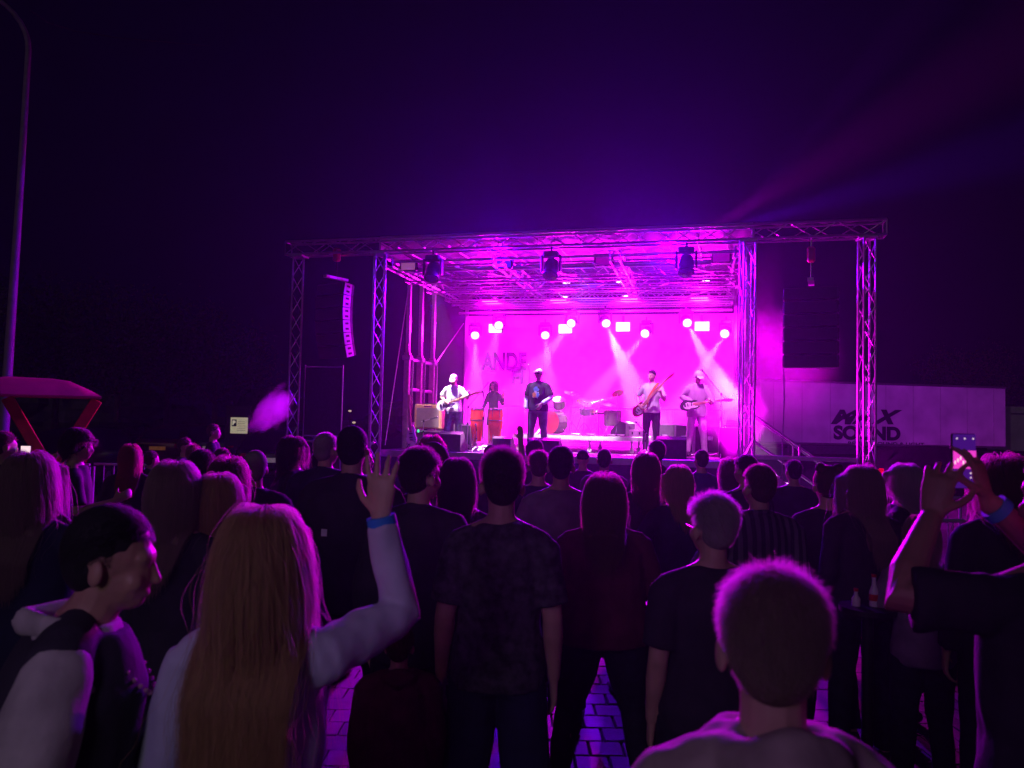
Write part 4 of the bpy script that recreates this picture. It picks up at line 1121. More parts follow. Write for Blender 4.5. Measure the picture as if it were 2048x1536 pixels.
# ------------------------------------------------------------------ trailer with lettering, right of the stage
def trailer(loc, yaw, Lx, z0, z1, label):
    t = thing('box_trailer', loc, label, 'trailer', None, yaw)
    TW_ = mat('trailer_white', (.62, .62, .62), .5, 0, .22, .9, .05)
    MB().box((Lx/2, 1.25, (z0+z1)/2), (Lx, 2.5, z1-z0), bev=.02).obj('box', TW_, t)
    for z in (z0+.03, z1-.03): MB().box((Lx/2, -.01, z), (Lx+.02, .03, .09)).obj('edge_rail', ALU, t)
    for k in range(9): MB().box((.6+k*(Lx-1.2)/8, -.004, (z0+z1)/2), (.02, .012, z1-z0-.16)).obj('seam', mat('trailer_seam', (.4, .4, .4), .5), t)
    MB().box((Lx*.36, .02, z0-.22), (Lx*.5, .04, .36)).obj('side_guard', mat('guard_grey', (.05, .05, .06), .6), t)
    for k in range(3):
        for y in (.3, 2.1):
            w_ = MB().lathe([(.3, -.14), (.5, -.13), (.51, 0), (.5, .13), (.3, .14)], 24, (Lx*.62+k*1.25, y, .51), Matrix.Rotation(math.pi/2, 3, 'X')).obj('wheel', RUBBER, t, True)
            MB().lathe([(.05, -.15), (.28, -.145), (.28, .145), (.05, .15)], 16, (Lx*.62+k*1.25, y, .51), Matrix.Rotation(math.pi/2, 3, 'X')).obj('rim', ALU, w_, True)
    MB().box((Lx/2, 1.25, z0-.1), (Lx*.95, .9, .16)).obj('chassis', BLACK, t)
    return t
pL = at(1520, 900, 33); pR = at(2012, 900, 34.5)
yw = math.atan2(pR.y-pL.y, pR.x-pL.x); TL = math.hypot(pR.y-pL.y, pR.x-pL.x)
tr = trailer(V((pL.x, pL.y, 0)), yw, TL, 1.12, 3.86, 'long white box trailer with dark lettering behind the right leg of the truss')
PRN = mat('vinyl_dark', (.02, .015, .03), .5)
def trtext(px, py, h, body, sx, shear, off):
    p = at(px, py, 33.4); a = (p-tr.location).xy.dot(V((math.cos(yw), math.sin(yw))))
    return text('lettering', body, h/.72, PRN, tr, Matrix.Translation((a, -.02, p.z)) @ Matrix.Rotation(math.pi/2, 4, 'X'), .004, off, shear, sx)
trtext(1662, 846, .58, 'M', 1.5, .45, .045)
trtext(1712, 846, .58, 'A', 1.3, .45, .045)
trtext(1757, 846, .58, 'X', 1.4, .45, .045)
trtext(1668, 877, .56, 'SOUND', 1.14, 0, .04)
trtext(1698, 890, .16, 'RENTAL SOUND & LIGHT', 1.42, 0, .004)
pL = at(2022, 900, 38)
t = thing('box_trailer', V((pL.x, pL.y, 0)), 'pale trailer end at the right border of the picture', 'trailer')
MB().box((3, 1.2, 2.0), (6, 2.4, 2.2), bev=.02).obj('box', mat('trailer_white', (.62, .62, .62)), t)
MB().box((3, -.02, 2.75), (6, .03, .06)).obj('edge_rail', ALU, t)
for x in (1, 2.2): MB().lathe([(.3, -.14), (.5, -.13), (.5, .13), (.3, .14)], 24, (x, .3, .51), Matrix.Rotation(math.pi/2, 3, 'X')).obj('wheel', RUBBER, t, True)

# ------------------------------------------------------------------ cars
def car(loc, yaw, col, label, glow=False, rear_yellow=False):
    """x to the front"""
    t = thing('parked_car', loc, label, 'car', 'parked cars', yaw)
    paint = mat('car_paint_%.2f_%.2f' % (col[0], col[2]), col, .25, .3, .05, 2)
    stn = [(-2.15, .72, .45, .85, .86), (-2.08, .82, .30, .95, .97), (-1.7, .87, .22, .98, 1.22), (-1.3, .88, .2, .98, 1.42), (-.5, .88, .2, .97, 1.47), (.2, .88, .2, .95, 1.43), (.75, .88, .2, .93, 1.15), (1.15, .87, .2, .90, .93), (1.8, .84, .22, .80, .82), (2.1, .78, .3, .68, .70), (2.18, .68, .4, .6, .61)]
    mb = MB()
    for x, w, zb, zs, zr in stn:
        g = max(0, zr-zs); wr = w*(1-.28*min(1, g/.45)) if g > .04 else w*.92
        for y, z in ((-w*.9, zb), (-w, zb+.2), (-w, zs-.12), (-w*.97, zs), (-wr, zr-.05 if g > .04 else zr), (-wr*.8, zr), (wr*.8, zr), (wr, zr-.05 if g > .04 else zr), (w*.97, zs), (w, zs-.12), (w, zb+.2), (w*.9, zb)):
            mb.v.append(V((x, y, z)))
    n = 12
    for k in range(len(stn)-1):
        for j in range(n): a = k*n+j; b = k*n+(j+1) % n; mb.f.append([a, b, b+n, a+n])
    mb.f.append(list(range(n))[::-1]); mb.f.append([(len(stn)-1)*n+j for j in range(n)])
    o = mb.obj('body', paint, t, True)
    GL = mat('car_glass', (.01, .01, .012), .05, 0, 0, 1, spec=.8)
    for s in (-1, 1):
        MB().prism([(-1.5, 1.02), (-1.25, 1.34), (-.55, 1.40), (-.5, 1.0)], 0, .012, lambda x, y, z: V((x, s*(.865-(y-.98)*.5+z), y))).obj('side_window', GL, t)
        MB().prism([(-.42, 1.0), (-.46, 1.40), (.15, 1.36), (.62, 1.0)], 0, .012, lambda x, y, z: V((x, s*(.865-(y-.98)*.5+z), y))).obj('side_window', GL, t)
        for x in (-1.35, 1.35):
            wl = MB().lathe([(.2, -.1), (.31, -.1), (.32, 0), (.31, .1), (.2, .1)], 24, (x, s*.80, .32), Matrix.Rotation(math.pi/2, 3, 'X')).obj('wheel', RUBBER, t, True)
            MB().lathe([(.03, -.108), (.2, -.1), (.2, .1), (.03, .108)], 12, (x, s*.80, .32), Matrix.Rotation(math.pi/2, 3, 'X')).obj('rim', ALU, wl, True)
        MB().box((-2.12, s*.62, .80), (.1, .22, .16), bev=.03).obj('taillight', mat('taillight', (.3, .01, .01), .2), t)
        MB().box((2.1, s*.56, .60), (.12, .3, .13), bev=.03).obj('headlight', mat('headlight', (.6, .6, .6), .1), t)
        MB().box((.5, s*.96, 1.0), (.1, .18, .12), bev=.03).obj('mirror', paint, t)
    MB().prism([(-.62, 0), (.62, 0), (.52, .38), (-.52, .38)], 0, .012, lambda x, y, z: V((-1.98+y*.78-z-.02, x, 1.02+y*.82))).obj('rear_window', GL, t)
    MB().prism([(-.68, 0), (.68, 0), (.55, .44), (-.55, .44)], 0, .012, lambda x, y, z: V((1.12-y*1.72+z, x, .94+y*.92+z))).obj('windscreen', GL, t)
    pm = mat('plate_yellow', (.6, .25, .05), .5, emit=(1, .35, .06), estr=.05) if rear_yellow else mat('plate_white', (.7, .7, .66), .5, emit=(.9, .9, .8), estr=.06)
    MB().box((-2.185, 0, .72), (.02, .52, .12)).obj('number_plate', pm, t)
    MB().box((-2.16, 0, .42), (.06, 1.5, .18), bev=.02).obj('bumper', paint, t)
    return t
DKC = (.012, .012, .016)
p = at(522, 900, 20); car(V((p.x, p.y+2, 0)), math.pi*.5+.1, DKC, 'black car seen from behind, left of the left truss leg')
p = at(1885, 900, 20.5); car(V((p.x, p.y, 0)), .12, DKC, 'black car standing side on before the lettered trailer')
for px, Y, c, lb, g in ((318, 25, (.10, .02, .02), 'dark red car with orange plate light among the left parked cars', True), (215, 27, (.05, .05, .06), 'grey car in the left row, behind the woman holding a drink', False), (85, 17, (.03, .03, .035), 'dark car behind the orange legs of the parasol', False), (410, 26, (.02, .03, .06), 'dark blue car right of the red car on the left', False)):
    p = at(px, 900, Y); car(V((p.x, p.y+2, 0)), math.pi/2+rnd.uniform(-.2, .2), c, lb, rear_yellow=g)

# ------------------------------------------------------------------ street lamp, parasol, sign, fence, trees at the left
GP = mat('lamp_post_grey', (.36, .35, .36), .6, .2, .15, 6)
p = at(5, 880, 14); p2 = at(45, 100, 14)
t = thing('street_lamp', V((p.x, p.y, 0)), 'tall grey street lamp with a curved arm at the left border', 'street lamp')
h_ = p2.z
pts = [(0, 0, 0), (0.02, 0, 2), (.05, 0, 4), (.08, 0, 6), (.10, 0, h_)]
rr_ = [.095, .085, .072, .06, .05]
for k in range(1, 8):
    a = k/7*1.25; pts.append((.10-.9*(1-math.cos(a)), -.5*(1-math.cos(a)), h_+.95*math.sin(a))); rr_.append(.05-.002*k)
MB().loft(pts, rr_, 14).obj('pole', GP, t, True)
MB().loft([(pts[-1][0], pts[-1][1], pts[-1][2]), (pts[-1][0]-.5, pts[-1][1]-.2, pts[-1][2]+.14), (pts[-1][0]-.9, pts[-1][1]-.36, pts[-1][2]+.2)], [(.06, .05), (.12, .06), (.08, .03)], 12, round_=True).obj('lamp_head', GP, t, True)
# made-up lamp post behind the camera, unseen, built around the near fill light
t = thing('fill_lamp_post', V((-1.5, -1.2, -.95)), 'added lantern post for the fill light behind the onlookers, outside the picture', 'lamp')
MB().loft([(0, 0, 0), (0, 0, 2), (0, 0, 3.2), (.2, .15, 3.42), (.5, .35, 3.42)], [.06, .05, .04, .03, .025], 12).obj('post', GP, t, True)
MB().lathe([(.03, .16), (.16, .06), (.2, 0), (.19, -.02)], 20, (.5, .35, 3.3)).obj('shade', BLACK, t, True)

c0 = at(60, 795, 12)
t = thing('market_parasol', V((c0.x, c0.y, 0)), 'flat red fabric parasol on orange slanting struts at the left border', 'parasol', yaw=.5)
RED = mat('parasol_red', (.75, .03, .16), .75, 0, .2, 2, .1)
zb = 2.10
mb = MB(); hw = .98; hd = .8; rings = []
N_ = 48
def sq(a, w, d):
    x, y = math.cos(a), math.sin(a); k = 1/max(abs(x), abs(y)); return x*k*w, y*k*d
for r, z in ((1.0, zb-.01), (1.0, zb+.02), (.85, zb+.11), (.55, zb+.25), (.3, zb+.29), (.03, zb+.295)):
    for k in range(N_):
        x, y = sq(2*math.pi*k/N_, hw*r, hd*r); mb.v.append(V((x, y, z+.012*noise.noise((x*2, y*2, 1)))))
for q in range(5):
    for k in range(N_): a = q*N_+k; b = q*N_+(k+1) % N_; mb.f.append([a, b, b+N_, a+N_])
mb.f.append([5*N_+k for k in range(N_)])
mb.obj('canopy', RED, t, True)
ORG = mat('strut_orange', (.75, .20, .02), .6, 0, .15, 5)
for a, b in ((-.30, .30), (.92, .36)): MB().box(((a+b)/2, 0, (zb+.95)/2), (.17, .08, math.hypot(a-b, zb-1.0)), Matrix.Rotation(math.atan2(a-b, zb-1.0), 3, 'Y'), bev=.01).obj('strut', ORG, t)
MB().box((.33, 0, .5), (.15, .1, 1.0), bev=.01).obj('post', ORG, t)
MB().box((.33, 0, .03), (.8, .8, .05), bev=.01).obj('base', BLACK, t)

p = at(475, 855, 22)
t = thing('parking_sign', V((p.x, p.y, 0)), 'lit cream notice with a dark P square on a dark board', 'sign')
MB().box((0, .03, 1.55), (.72, .08, 1.15), bev=.01).obj('board', BLACK, t)
for sx in (-1, 1): MB().box((sx*.3, .03, .5), (.06, .06, 1.0)).obj('leg', BLACK, t)
w_ = 34/F*22; h_ = 32/F*22
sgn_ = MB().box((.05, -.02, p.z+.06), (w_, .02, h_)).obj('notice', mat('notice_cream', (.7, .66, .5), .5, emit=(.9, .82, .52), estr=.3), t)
MB().box((.05-w_*.28, -.036, p.z+.13), (w_*.27, .01, h_*.42)).obj('sign_square', mat('sign_dark', (.05, .07, .1), .5), sgn_)
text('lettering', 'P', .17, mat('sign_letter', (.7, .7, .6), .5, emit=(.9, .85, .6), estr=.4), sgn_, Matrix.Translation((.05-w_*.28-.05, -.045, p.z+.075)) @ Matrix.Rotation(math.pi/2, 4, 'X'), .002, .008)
for k in range(6): MB().box((.05+w_*.14, -.033, p.z+.17-.05*k), (w_*(.42 if k < 3 else .5), .004, .008)).obj('print_line', mat('notice_ink', (.25, .2, .12), .6), sgn_)

GALV = mat('barrier_grey', (.5, .5, .52), .45, .4, .1, 9)
for k, (px, Y) in enumerate(((120, 12.6), (250, 12.8), (372, 13.2))):
    p = at(px, 900, Y); barrier(V((p.x, p.y, 0)), 1.0, 1.02, ['pale barrier under the parasol, leftmost of three', 'pale barrier right of the woman holding a drink', 'pale barrier below the parked red car'][k], 0, 'barriers at the left of the square', 6, GALV)
p = at(1935, 1040, 7.6)
barrier(V((p.x, p.y, 0)), 1.15, 1.02, 'metal barrier seen below the raised phone', 0, None, 8, GALV)
p = at(1700, 1000, 9.8); barrier(V((p.x+.3, p.y, 0)), 2.2, 1.05, 'metal barrier behind the women at the right', 0, None, 14, GALV)

for k, (px, py, Y) in enumerate(((42, 850, 60), (700, 822, 70), (708, 845, 66), (2025, 822, 80), (240, 700, 75))):
    p = at(px, py, Y); t = thing('distant_lamp', V((p.x, p.y, 0)), ['tiny far lamp under the parasol canopy', 'upper tiny far light between the two left truss legs', 'lower tiny far light between the two left truss legs', 'tiny far light above the right trailer end', 'faint far light in the dark over the trees at left'][k], 'lamp', 'distant town lights')
    MB().tube((0, 0, 0), (0, 0, p.z), .06, 8).obj('post', BLACK, t); MB().ell((0, -.05, p.z), (.16, .1, .09), 12, 8).obj('globe', mat('far_globe', (1, 1, 1), .3, emit=(1, .8, .5), estr=.5), t)
LEAF = mat('leaf', (.05, .07, .03), .6, 0, .4, 3)
BARK = mat('bark', (.10, .07, .05), .9, 0, .3, 6, .5)
def tree(loc, h, r, seed, label):
    t = thing('tree', loc, label, 'tree', 'dark trees behind the parked cars', rnd.uniform(0, 6))
    rs = np.random.RandomState(seed)
    tk = MB(); tk.loft([(0, 0, 0), (.05, .03, h*.25), (0, .08, h*.5), (.06, 0, h*.8)], [.17, .13, .10, .04], 10)
    cs = []
    for k in range(9):
        a = k*2.4; z = h*(.38+.05*k); e = V((r*.65*math.cos(a), r*.65*math.sin(a), z+h*.14)); tk.loft([(0, .04, z-.2), e*.5+V((0, 0, z*.5)), e], [.06, .04, .015], 6); cs.append(e)
    for k in range(22): cs.append(V((rs.uniform(-1, 1)*r*.75, rs.uniform(-1, 1)*r*.75, h*rs.uniform(.45, .98))))
    tk.obj('trunk', BARK, t, True)
    n = 5200
    ci = rs.randint(0, len(cs), n); C0 = np.array([tuple(c) for c in cs])[ci]
    P = C0 + rs.normal(size=(n, 3))*np.array((r*.2, r*.2, h*.06)); u = rs.normal(size=(n, 3)); u /= np.linalg.norm(u, axis=1)[:, None]; w = rs.normal(size=(n, 3)); w -= u*(u*w).sum(1)[:, None]; w /= np.linalg.norm(w, axis=1)[:, None]
    s_ = rs.uniform(.05, .11, n)[:, None]
    Vt = np.stack([P-u*s_, P+w*s_*.5, P+u*s_, P-w*s_*.5], 1).reshape(-1, 3)
    me = bpy.data.meshes.new('crown'); me.from_pydata(Vt.tolist(), [], np.arange(n*4).reshape(-1, 4).tolist()); me.materials.append(LEAF)
    tag(place('crown', me, t), kind='stuff')
for k, (px, Y, h, r) in enumerate(((-30, 30, 6.5, 2.6), (110, 33, 7.4, 2.9), (235, 31, 6.2, 2.4), (330, 35, 7.0, 2.8), (430, 33, 5.6, 2.3), (1940, 50, 7, 3))):
    p = at(px, 860, Y); tree(V((p.x, p.y, 0)), h, r, k, ['dark tree at the left border behind the lamp post', 'tallest dark tree above the parasol', 'dark tree right of the parasol', 'dark tree above the red parked car', 'low dark tree left of the parking sign', 'dark tree behind the right end of the trailer'][k])
hd = MB().box((0, 0, 1.3), (34, 1.2, 2.6)); HG = bpy.data.objects
p = at(300, 900, 39)
mb = MB(); rs = random.Random(4)
for k in range(26): mb.ell((rs.uniform(-15, 15), rs.uniform(-.5, .5), rs.uniform(.8, 2.2)), (rs.uniform(1, 2.2), .9, rs.uniform(.7, 1.2)), 9, 6)
o = mb.obj('hedge', LEAF, None, False, (p.x, p.y, 0)); tag(o, 'long dark hedge closing the square behind the cars on the left', 'hedge')
o = MB().loft([at(60, 20, 16), at(95, 45, 16.5), at(150, 62, 17), at(240, 76, 18), at(420, 92, 20)], [.012]*5, 5).obj('overhead_cable', BLACK)
tag(o, 'thin overhead cable in the sky right of the street lamp', 'cable')

# smoke drifting up at the left of the truss
p = at(545, 818, 11.5)
s1 = MB().ell((0, 0, 0), (1, 1, 1), 24, 16).obj('smoke_cloud', volmat('vapour', (.95, .9, .95), 4.5, .2, 2.8), None, False, p)
s1.scale = (.42, .4, .74); s1.rotation_euler = (0, math.radians(40), 0); tag(s1, 'puff of pink vapour rising beside the left truss leg', 'smoke', kind='stuff')
lamp('vapour_lamp', 'SPOT', st(-1.0, .4, 4.9), p, 60, MAG, spot_size=math.radians(12), spot_blend=.8, shadow_soft_size=.1)

# ------------------------------------------------------------------ the crowd, seen from behind
def cm(n, c, **k): return mat(n, c, .85, 0, k.pop('var', .2), k.pop('scale', 10), .2, **k)
DK = cm('cloth_black', (.03, .026, .04)); NAVY = cm('cloth_navy', (.02, .025, .06)); MAROON = cm('cloth_maroon', (.13, .025, .05)); GREYT = cm('cloth_grey', (.12, .11, .13)); OLIVE = cm('cloth_dark_green', (.03, .04, .03))
BLUE = cm('cloth_blue', (.03, .06, .22)); LILAC = cm('cloth_lilac', (.22, .16, .24)); CHAR = cm('cloth_charcoal', (.06, .055, .07), var=.7, scale=26)
SHL = cm('shirt_light_blue', (.50, .52, .62), scale=5); STR = mat('shirt_stripes', (.14, .12, .17), .85, 0, .15, 9, .2, stripes=('X', 7, (.035, .03, .06))); KH = cm('cloth_khaki', (.40, .34, .28), var=.45, scale=6); WHT = cm('cloth_offwhite', (.42, .40, .36))
BAND = mat('wristband_blue', (.02, .22, .62), .5)
CY = mat('wristband_cyan', (.08, .45, .6), .5)
# --- nearest row
c1, arms, hx, up = crowd(532, 1026, 1.82, 'woman with very long golden hair raising her right hand, light blue shirt and blue wristband', hair='long', hcol='blonde', hlen=.72, top='long', tm=SHL, q=3, w=.9, fit=1.0, skin=0,
    R=((.305, .21, 1.455), (.250, .19, 1.70), (-.02, .0, 1), (-.15, -1, .05), .12), L=((-.25, .02, 1.15), (-.13, .24, 1.10), (.6, .6, .2), (-.2, .4, .9), .4))
S, E, Wp, sd = arms[0]
d_ = (Wp-E).normalized()
MB().loft([Wp-d_*.012, Wp+d_*.012], [(.040, .036), (.039, .035)], 20).obj('wristband', BAND, c1, True)
c2, arms, hx, up = crowd(205, 1018, 1.75, 'man in profile with short dark hair, dark vest over pale sleeves, bead necklace', yaw=-1.28, hair='short', hcol='black', hlen=.02, top='tank', tm=WHT, q=3, w=1.04, skin=1, hfwd=.03, head=(-.05, -.06), lean=.12, dx=-.10, fit=1)
mb = MB(); mb.loft([up((0, 0, z)) for z in (.88, 1.02, 1.2, 1.34, 1.42, 1.47)], [(.20, .155), (.20, .15), (.19, .152), (.178, .158), (.135, .13), (.10, .10)], 20)
for sx in (-1, 1): mb.loft([up((sx*.05, -.01, 1.47)), up((sx*.10, -.01, 1.445)), up((sx*.135, -.01, 1.42))], [.05, .066, .07], 12, round_=True)
fuse('vest', mb, DK, c2, .010, 3, .006, (8, 8, 4), 3)
for S, E, Wp, sd in arms:
    mb = MB(); mb.loft([S+V((-sd*.02, 0, .01)), S.lerp(E, .3), S.lerp(E, .6), S.lerp(E, 1.0), E.lerp(Wp, .25)], [.074, .082, .084, .086, .088], 18, round_=True)
    fuse('sleeve', mb, WHT, c2, .010, 3, .008, (9, 9, 5), 11)
mb = MB(); mb.loft([up((.08, .03, 1.475)), up((.085, -.06, 1.485)), up((0, -.125, 1.47)), up((-.085, -.06, 1.485)), up((-.08, .03, 1.475))], [(.016, .02), (.02, .028), (.024, .034), (.02, .028), (.016, .02)], 12, round_=True)
fuse('hood', mb, WHT, c2, .009, 2, .005, (9, 9, 9), 8)
mb = MB()
for k in range(19):
    a = math.pi*(k/18); mb.ell(up((.085*math.cos(a), .06+.115*math.sin(a), 1.455-.13*math.sin(a))), .006, 8, 6)
mb.obj('necklace', mat('pink_beads', (.7, .35, .5), .1, .2), c2, True)
c3, arms, hx, up = crowd(1542, 1162, 1.26, 'man with short light hair seen large from behind, pale hooded jacket', hair='short', hcol='light', hlen=.048, top='hoodie', tm=KH, q=3, w=1.0, skin=0, head=(-.28, .02), yaw=.05)
ph, arms, hx, up = crowd(2128, 905, 1.9, 'man in dark t-shirt at the right border holding up a phone with both hands', hair='short', hcol='dark', hlen=.02, top='tee', tm=DK, q=3, w=1.12, skin=1,
    L=((-.36, .05, 1.39), (-.215, .17, 1.56), (.28, .1, 1), (-.6, -.8, .1), .3), R=((.15, .20, 1.43), (-.045, .20, 1.60), (-.22, .05, 1), (.7, -.7, .1), .3), head=(.1, .0))
S, E, Wp, sd = arms[0]; d_ = (Wp-E).normalized()
MB().loft([Wp-d_*.035, Wp-d_*.01], [(.038, .034), (.037, .033)], 20).obj('wristband', CY, ph, True)
pp = at(1926, 922, 2.13)
t = thing('smartphone', pp, 'raised smartphone with the pink stage on its lit screen', 'phone', yaw=.16)
MB().box((0, 0, 0), (.074, .008, .152), bev=.003).obj('case', BLACK, t)
sc_ = MB().box((0, -.0052, 0), (.070, .001, .148)).obj('screen', mat('screen_dark', (.02, .005, .05), .2, emit=(.10, .01, .35), estr=.5), t)
MB().box((0, -.0064, .004), (.070, .0008, .050)).obj('screen_picture', mat('screen_pink', (.4, .02, .4), .2, emit=(.95, .05, .65), estr=.9, var=.9, scale=60), t)
for k in range(8): MB().box((-.03+.0085*k, -.0072, -.004+.006*((k*7) % 3)), (.004, .0006, .010)).obj('screen_figure', mat('screen_white', (.8, .6, .7), .2, emit=(1, .75, .8), estr=1.0), t)
for k, (x, z) in enumerate(((-.024, .062), (.0, .062), (.026, .062), (-.02, -.035), (.018, -.033), (.018, -.045))): MB().lathe([(.0022, 0), (.0022, .0005)], 10, (x, -.0068, z), Matrix.Rotation(math.pi/2, 3, 'X')).obj('screen_icon', mat('screen_white', (.8, .6, .7)), t)
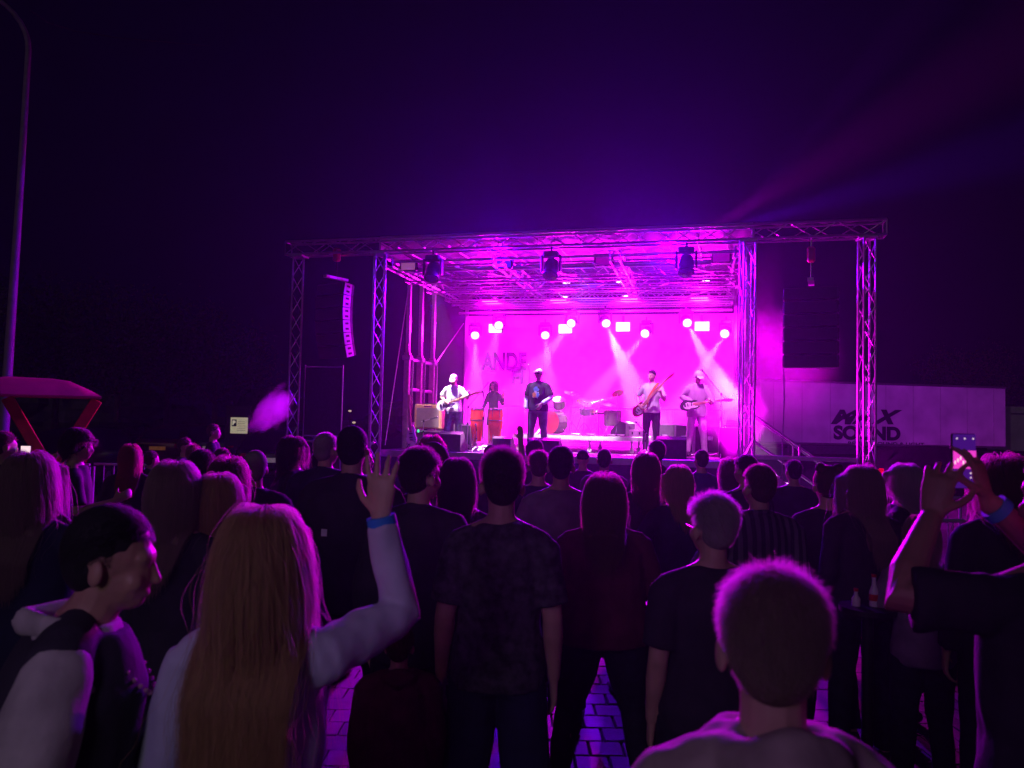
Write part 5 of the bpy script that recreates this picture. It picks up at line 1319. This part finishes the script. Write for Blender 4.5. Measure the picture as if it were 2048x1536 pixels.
# --- the rows in front
R_ = [
 (1005, 914, 3.1, 'man with swept up dark hair in a dark faded t-shirt and shorts at picture centre', dict(hair='quiff', hcol='dark', hlen=.04, top='tee', tm=CHAR, bottom='shorts', bm=NAVY, q=2, w=.98, fit=1.1, spread=.07)),
 (1210, 962, 4.0, 'broad woman with long dark wavy hair, maroon top and legs apart', dict(hair='wavy', hcol='brown', hlen=.36, top='long', tm=MAROON, w=1.35, q=2, L='front', R='front', spread=.12, fit=1.6, bottom='slim')),
 (1425, 1001, 2.9, 'woman with short grey hair and glasses in a black top, above the light haired man', dict(hair='short', hcol='grey', hlen=.06, top='tee', tm=DK, w=1.12, q=2, head=(.25, 0))),
 (1516, 936, 4.2, 'man in a striped collared shirt with short hair', dict(hair='short', hcol='brown', top='shirt', tm=STR, w=1.05, q=2, fit=1.3, head=(.25, 0))),
 (838, 906, 3.55, 'young man with smooth dark hair turning right, dark jacket, behind the raised hand', dict(hair='short', hcol='dark', hlen=.05, top='jacket', tm=DK, q=2, head=(-.5, 0), w=1.0)),
 (708, 858, 4.3, 'tall man in wide black jacket with small pale tag, left of the raised hand', dict(hair='short', hcol='black', hlen=.015, top='jacket', tm=DK, q=1, w=1.35)),
 (800, 1262, 3.0, 'child in a maroon top with brown hair below the raised arm', dict(hair='short', hcol='brown', hlen=.04, top='hoodie', tm=MAROON, q=2, w=1.1)),
 (652, 871, 5.7, 'grey haired man with a thick neck left of the tall man in black', dict(hair='buzz', hcol='grey', top='jacket', tm=NAVY, q=1, w=1.2, head=(-.3, 0))),
 (352, 935, 3.1, 'woman with straight ash hair to her shoulders, left of the blond bob', dict(hair='long', hcol='light', hlen=.36, top='long', tm=DK, q=2)),
 (447, 956, 3.25, 'woman with a blond bob lit pink on one side', dict(hair='bob', hcol='blonde', hlen=.26, top='long', tm=DK, q=2)),
 (72, 914, 3.2, 'woman with long light brown hair and a pink lit edge at the left border', dict(hair='long', hcol='light', hlen=.42, top='long', tm=NAVY, q=2, w=1.05)),
 (512, 906, 5.0, 'balding man between the blond bob and the dark car', dict(hair='buzz', hcol='grey', hlen=.006, top='jacket', tm=DK, q=1, skin=0)),
 (152, 864, 6.0, 'dark haired person in black looking right and holding a drink near the parasol', dict(yaw=-1.1, hair='curly', hcol='dark', hlen=.1, top='tee', tm=DK, R='drink', q=1)),
 (262, 893, 7.0, 'woman with red hair in dark clothes near the pale barrier', dict(hair='long', hcol='red', hlen=.4, top='long', tm=DK, q=1)),
 (405, 905, 5.2, 'dark haired person looking right, just behind the blond bob', dict(hair='short', hcol='dark', top='long', tm=DK, q=1, head=(-.4, 0))),
 (428, 851, 12.0, 'man in black t-shirt standing up higher by the parking sign', dict(yaw=-1.2, hair='short', hcol='brown', top='tee', tm=DK, q=1)),
 (372, 879, 9.5, 'person with lit face far left of the parking sign', dict(yaw=-1.6, hair='short', hcol='brown', top='jacket', tm=GREYT, q=0)),
 (386, 893, 8.3, 'blond child sized person below the man by the parking sign', dict(hair='short', hcol='blonde', hlen=.06, top='tee', tm=DK, q=0)),
 (440, 900, 8.0, 'person in a red brown top left of the balding man', dict(hair='short', hcol='brown', top='long', tm=MAROON, q=0, yaw=-.8)),
 (462, 925, 4.4, 'woman with wavy brown hair between the blond bob and the balding man', dict(hair='wavy', hcol='brown', hlen=.3, top='long', tm=DK, q=1)),
 (590, 878, 6.2, 'dark haired woman in profile looking right beside the left truss leg', dict(yaw=-1.35, hair='bob', hcol='dark', hlen=.22, top='long', tm=DK, q=1)),
 (728, 900, 7.2, 'person with pink lit cheek between the two tall men and the raised hand', dict(yaw=-1.2, hair='short', hcol='brown', top='tee', tm=GREYT, q=1)),
 (868, 893, 4.6, 'person with rounded curly lit hair right of the young man in the jacket', dict(hair='curly', hcol='brown', hlen=.06, top='long', tm=DK, q=1)),
 (864, 877, 6.0, 'person with dark smooth hair farther toward the tan amplifier', dict(hair='bob', hcol='red', hlen=.2, top='long', tm=DK, q=1)),
 (915, 925, 4.25, 'woman with straight dark hair flicked outward, right of the curly head', dict(hair='long', hcol='dark', hlen=.36, top='long', tm=DK, q=2)),
 (983, 893, 8.0, 'person in a dark cap raising the right arm before the riser', dict(hair='cap', hcol='black', top='tee', tm=DK, R='cheer', q=1)),
 (1070, 883, 9.0, 'person with a round dark head directly in front of the singer', dict(hair='bob', hcol='dark', hlen=.16, top='long', tm=DK, q=1)),
 (1078, 907, 6.0, 'man with tousled hair and navy top below the singer', dict(hair='short', hcol='brown', hlen=.05, top='tee', tm=NAVY, q=1)),
 (1123, 898, 5.0, 'man in a lilac grey t-shirt with dark short hair', dict(hair='short', hcol='black', hlen=.03, top='tee', tm=LILAC, q=2, w=1.15)),
 (1209, 902, 8.0, 'person in a hooded top in front of the drum riser', dict(hair='buzz', hcol='dark', top='hoodie', tm=GREYT, q=1, w=1.1)),
 (1166, 903, 9.3, 'child in a dark cap between the lilac t-shirt and the hooded top', dict(hair='cap', hcol='black', top='tee', tm=DK, q=0)),
 (1293, 912, 5.5, 'woman with shoulder length hair flipped out at the ends', dict(hair='bob', hcol='brown', hlen=.27, top='long', tm=DK, q=1)),
 (1314, 885, 7.8, 'man with short hair in a dark jacket below the bass player', dict(hair='short', hcol='dark', top='jacket', tm=DK, q=1, head=(.3, 0))),
 (1358, 938, 5.2, 'woman with straight blond hair to the shoulders at right of centre', dict(hair='long', hcol='blonde', hlen=.3, top='long', tm=NAVY, q=1)),
 (1404, 903, 8.5, 'boy with cropped hair in a blue top before the right guitarist', dict(hair='short', hcol='dark', hlen=.02, top='long', tm=BLUE, q=1)),
 (1464, 923, 6.8, 'woman with long wavy brown hair left of the right inner truss leg', dict(hair='wavy', hcol='brown', hlen=.36, top='long', tm=DK, q=1)),
 (1493, 915, 6.0, 'man with dark hair and black top in front of the right inner truss leg', dict(hair='short', hcol='black', hlen=.04, top='tee', tm=DK, q=1)),
 (1587, 924, 7.5, 'man with a round dark head and blue lit shoulders before the stairs', dict(hair='short', hcol='black', hlen=.04, top='tee', tm=NAVY, q=1, w=1.15)),
 (1655, 939, 4.8, 'woman with hair pinned in two small knots and a dark top', dict(hair='twobuns', hcol='brown', top='long', tm=DK, q=2, w=1.05)),
 (1722, 938, 4.5, 'woman with very long straight light brown hair at right', dict(hair='long', hcol='light', hlen=.5, top='long', tm=DK, q=2, head=(.4, 0))),
 (1798, 934, 5.0, 'woman with a grey blond bob looking left', dict(yaw=.9, hair='bob', hcol='grey', hlen=.2, top='long', tm=DK, q=2, w=1.05)),
 (1845, 1040, 4.0, 'small person in a pale pink top beside the forearm of the phone holder', dict(hair='bob', hcol='light', hlen=.2, top='tee', tm=LILAC, q=1)),
 (2005, 925, 3.6, 'person with wavy brown hair just left of the phone holder\'s head', dict(hair='wavy', hcol='brown', hlen=.3, top='long', tm=DK, q=1)),
 (10, 868, 6.5, 'person at the left border holding a bright phone near the lamp post', dict(yaw=-.7, hair='short', hcol='brown', top='tee', tm=DK, R='phone', q=1)),
 (1735, 930, 7.5, 'person in dark clothes standing between the truss leg and the women at right', dict(hair='short', hcol='dark', top='jacket', tm=DK, q=0)),
 (300, 905, 9.0, 'person in a dark jacket by the pale barrier below the cars', dict(hair='short', hcol='brown', top='jacket', tm=DK, q=0, yaw=-.6)),
 (640, 905, 6.8, 'person in grey behind the grey haired man', dict(hair='short', hcol='dark', top='jacket', tm=GREYT, q=0)),
]
rv = random.Random(21)
for px, py, Y, lb, k in R_:
    k = dict(k)
    if 'yaw' not in k: k['yaw'] = rv.uniform(-.22, .22)
    if 'head' not in k: k['head'] = (rv.uniform(-.25, .25), rv.uniform(-.08, .1))
    k.setdefault('lean', rv.uniform(-.02, .07)); k.setdefault('knee', rv.uniform(-.1, .35)); k.setdefault('spread', rv.uniform(.02, .10))
    if 'R' not in k: k['R'] = rv.choice(['down', 'front', 'hip', 'drink', 'down', 'front'])
    if 'L' not in k: k['L'] = rv.choice(['down', 'front', 'hip', 'down', 'drink'])
    if Y == 3.1 and px == 1005: k['R'] = k['L'] = 'down'; k['yaw'] = 0
    o, arms, hx, up = crowd(px, py, Y, lb, **k)
    if 'glasses' in lb:
        mb = MB()
        for sx in (-1, 1): mb.tube(hx((sx*.066, .08, 1.634)), hx((sx*.085, -.01, 1.628)), .0025, 6)
        mb.obj('glasses', STEEL, o)
    if 'pale tag' in lb: MB().box((-.07, -.185, 1.22), (.03, .01, .035)).obj('tag', mat('tag_white', (.7, .7, .7), .5), o)
    if 'bright phone' in lb:
        S, E, Wp, sd = arms[0]; ph2 = thing('smartphone', o.location+V((.12, .1, 1.52)), 'small bright phone held at the left border', 'phone', yaw=.3)
        MB().box((0, 0, 0), (.08, .009, .16), bev=.003).obj('case', BLACK, ph2); MB().box((0, -.006, 0), (.072, .002, .15)).obj('screen', mat('screen_white', (.8, .6, .7)), ph2)

# bottles standing on a small bar table between the onlookers at right
p = at(1735, 1212, 4.05)
t = thing('bar_table', V((p.x, p.y, 0)), 'round black standing table with two bottles, right of the light haired man', 'table')
MB().lathe([(.14, p.z-.03), (.14, p.z-.002), (.01, p.z)], 28).obj('table_top', BLACK, t, True); MB().tube((0, 0, 0), (0, 0, p.z-.03), .03, 10).obj('post', BLACK, t, True); MB().lathe([(.22, 0), (.2, .02), (.03, .03)], 24).obj('base', BLACK, t, True)
tz = p.z
BT = mat('bottle_clear', (.7, .6, .7), .1, 0, .05, 4)
for px, h, lb, r in ((1748, .15, 'taller clear bottle with red label on the bar table', .024), (1712, .075, 'small clear bottle with a red cap on the bar table', .022)):
    q_ = at(px, 1200, p.y); t = thing('bottle', V((q_.x, p.y, tz)), lb, 'bottle')
    MB().lathe([(r*.95, 0), (r, .01), (r, h*.5), (r*.5, h*.72), (r*.42, h*.9), (r*.45, h)], 20).obj('glass', BT, t, True)
    if h > .1: MB().lathe([(r*1.03, h*.2), (r*1.03, h*.42)], 20).obj('label', mat('label_red', (.6, .03, .02), .5), t, True)
    MB().lathe([(r*.5, h), (r*.5, h+.014), (.002, h+.015)], 14).obj('cap', mat('label_red', (.6, .03, .02), .5), t, True)
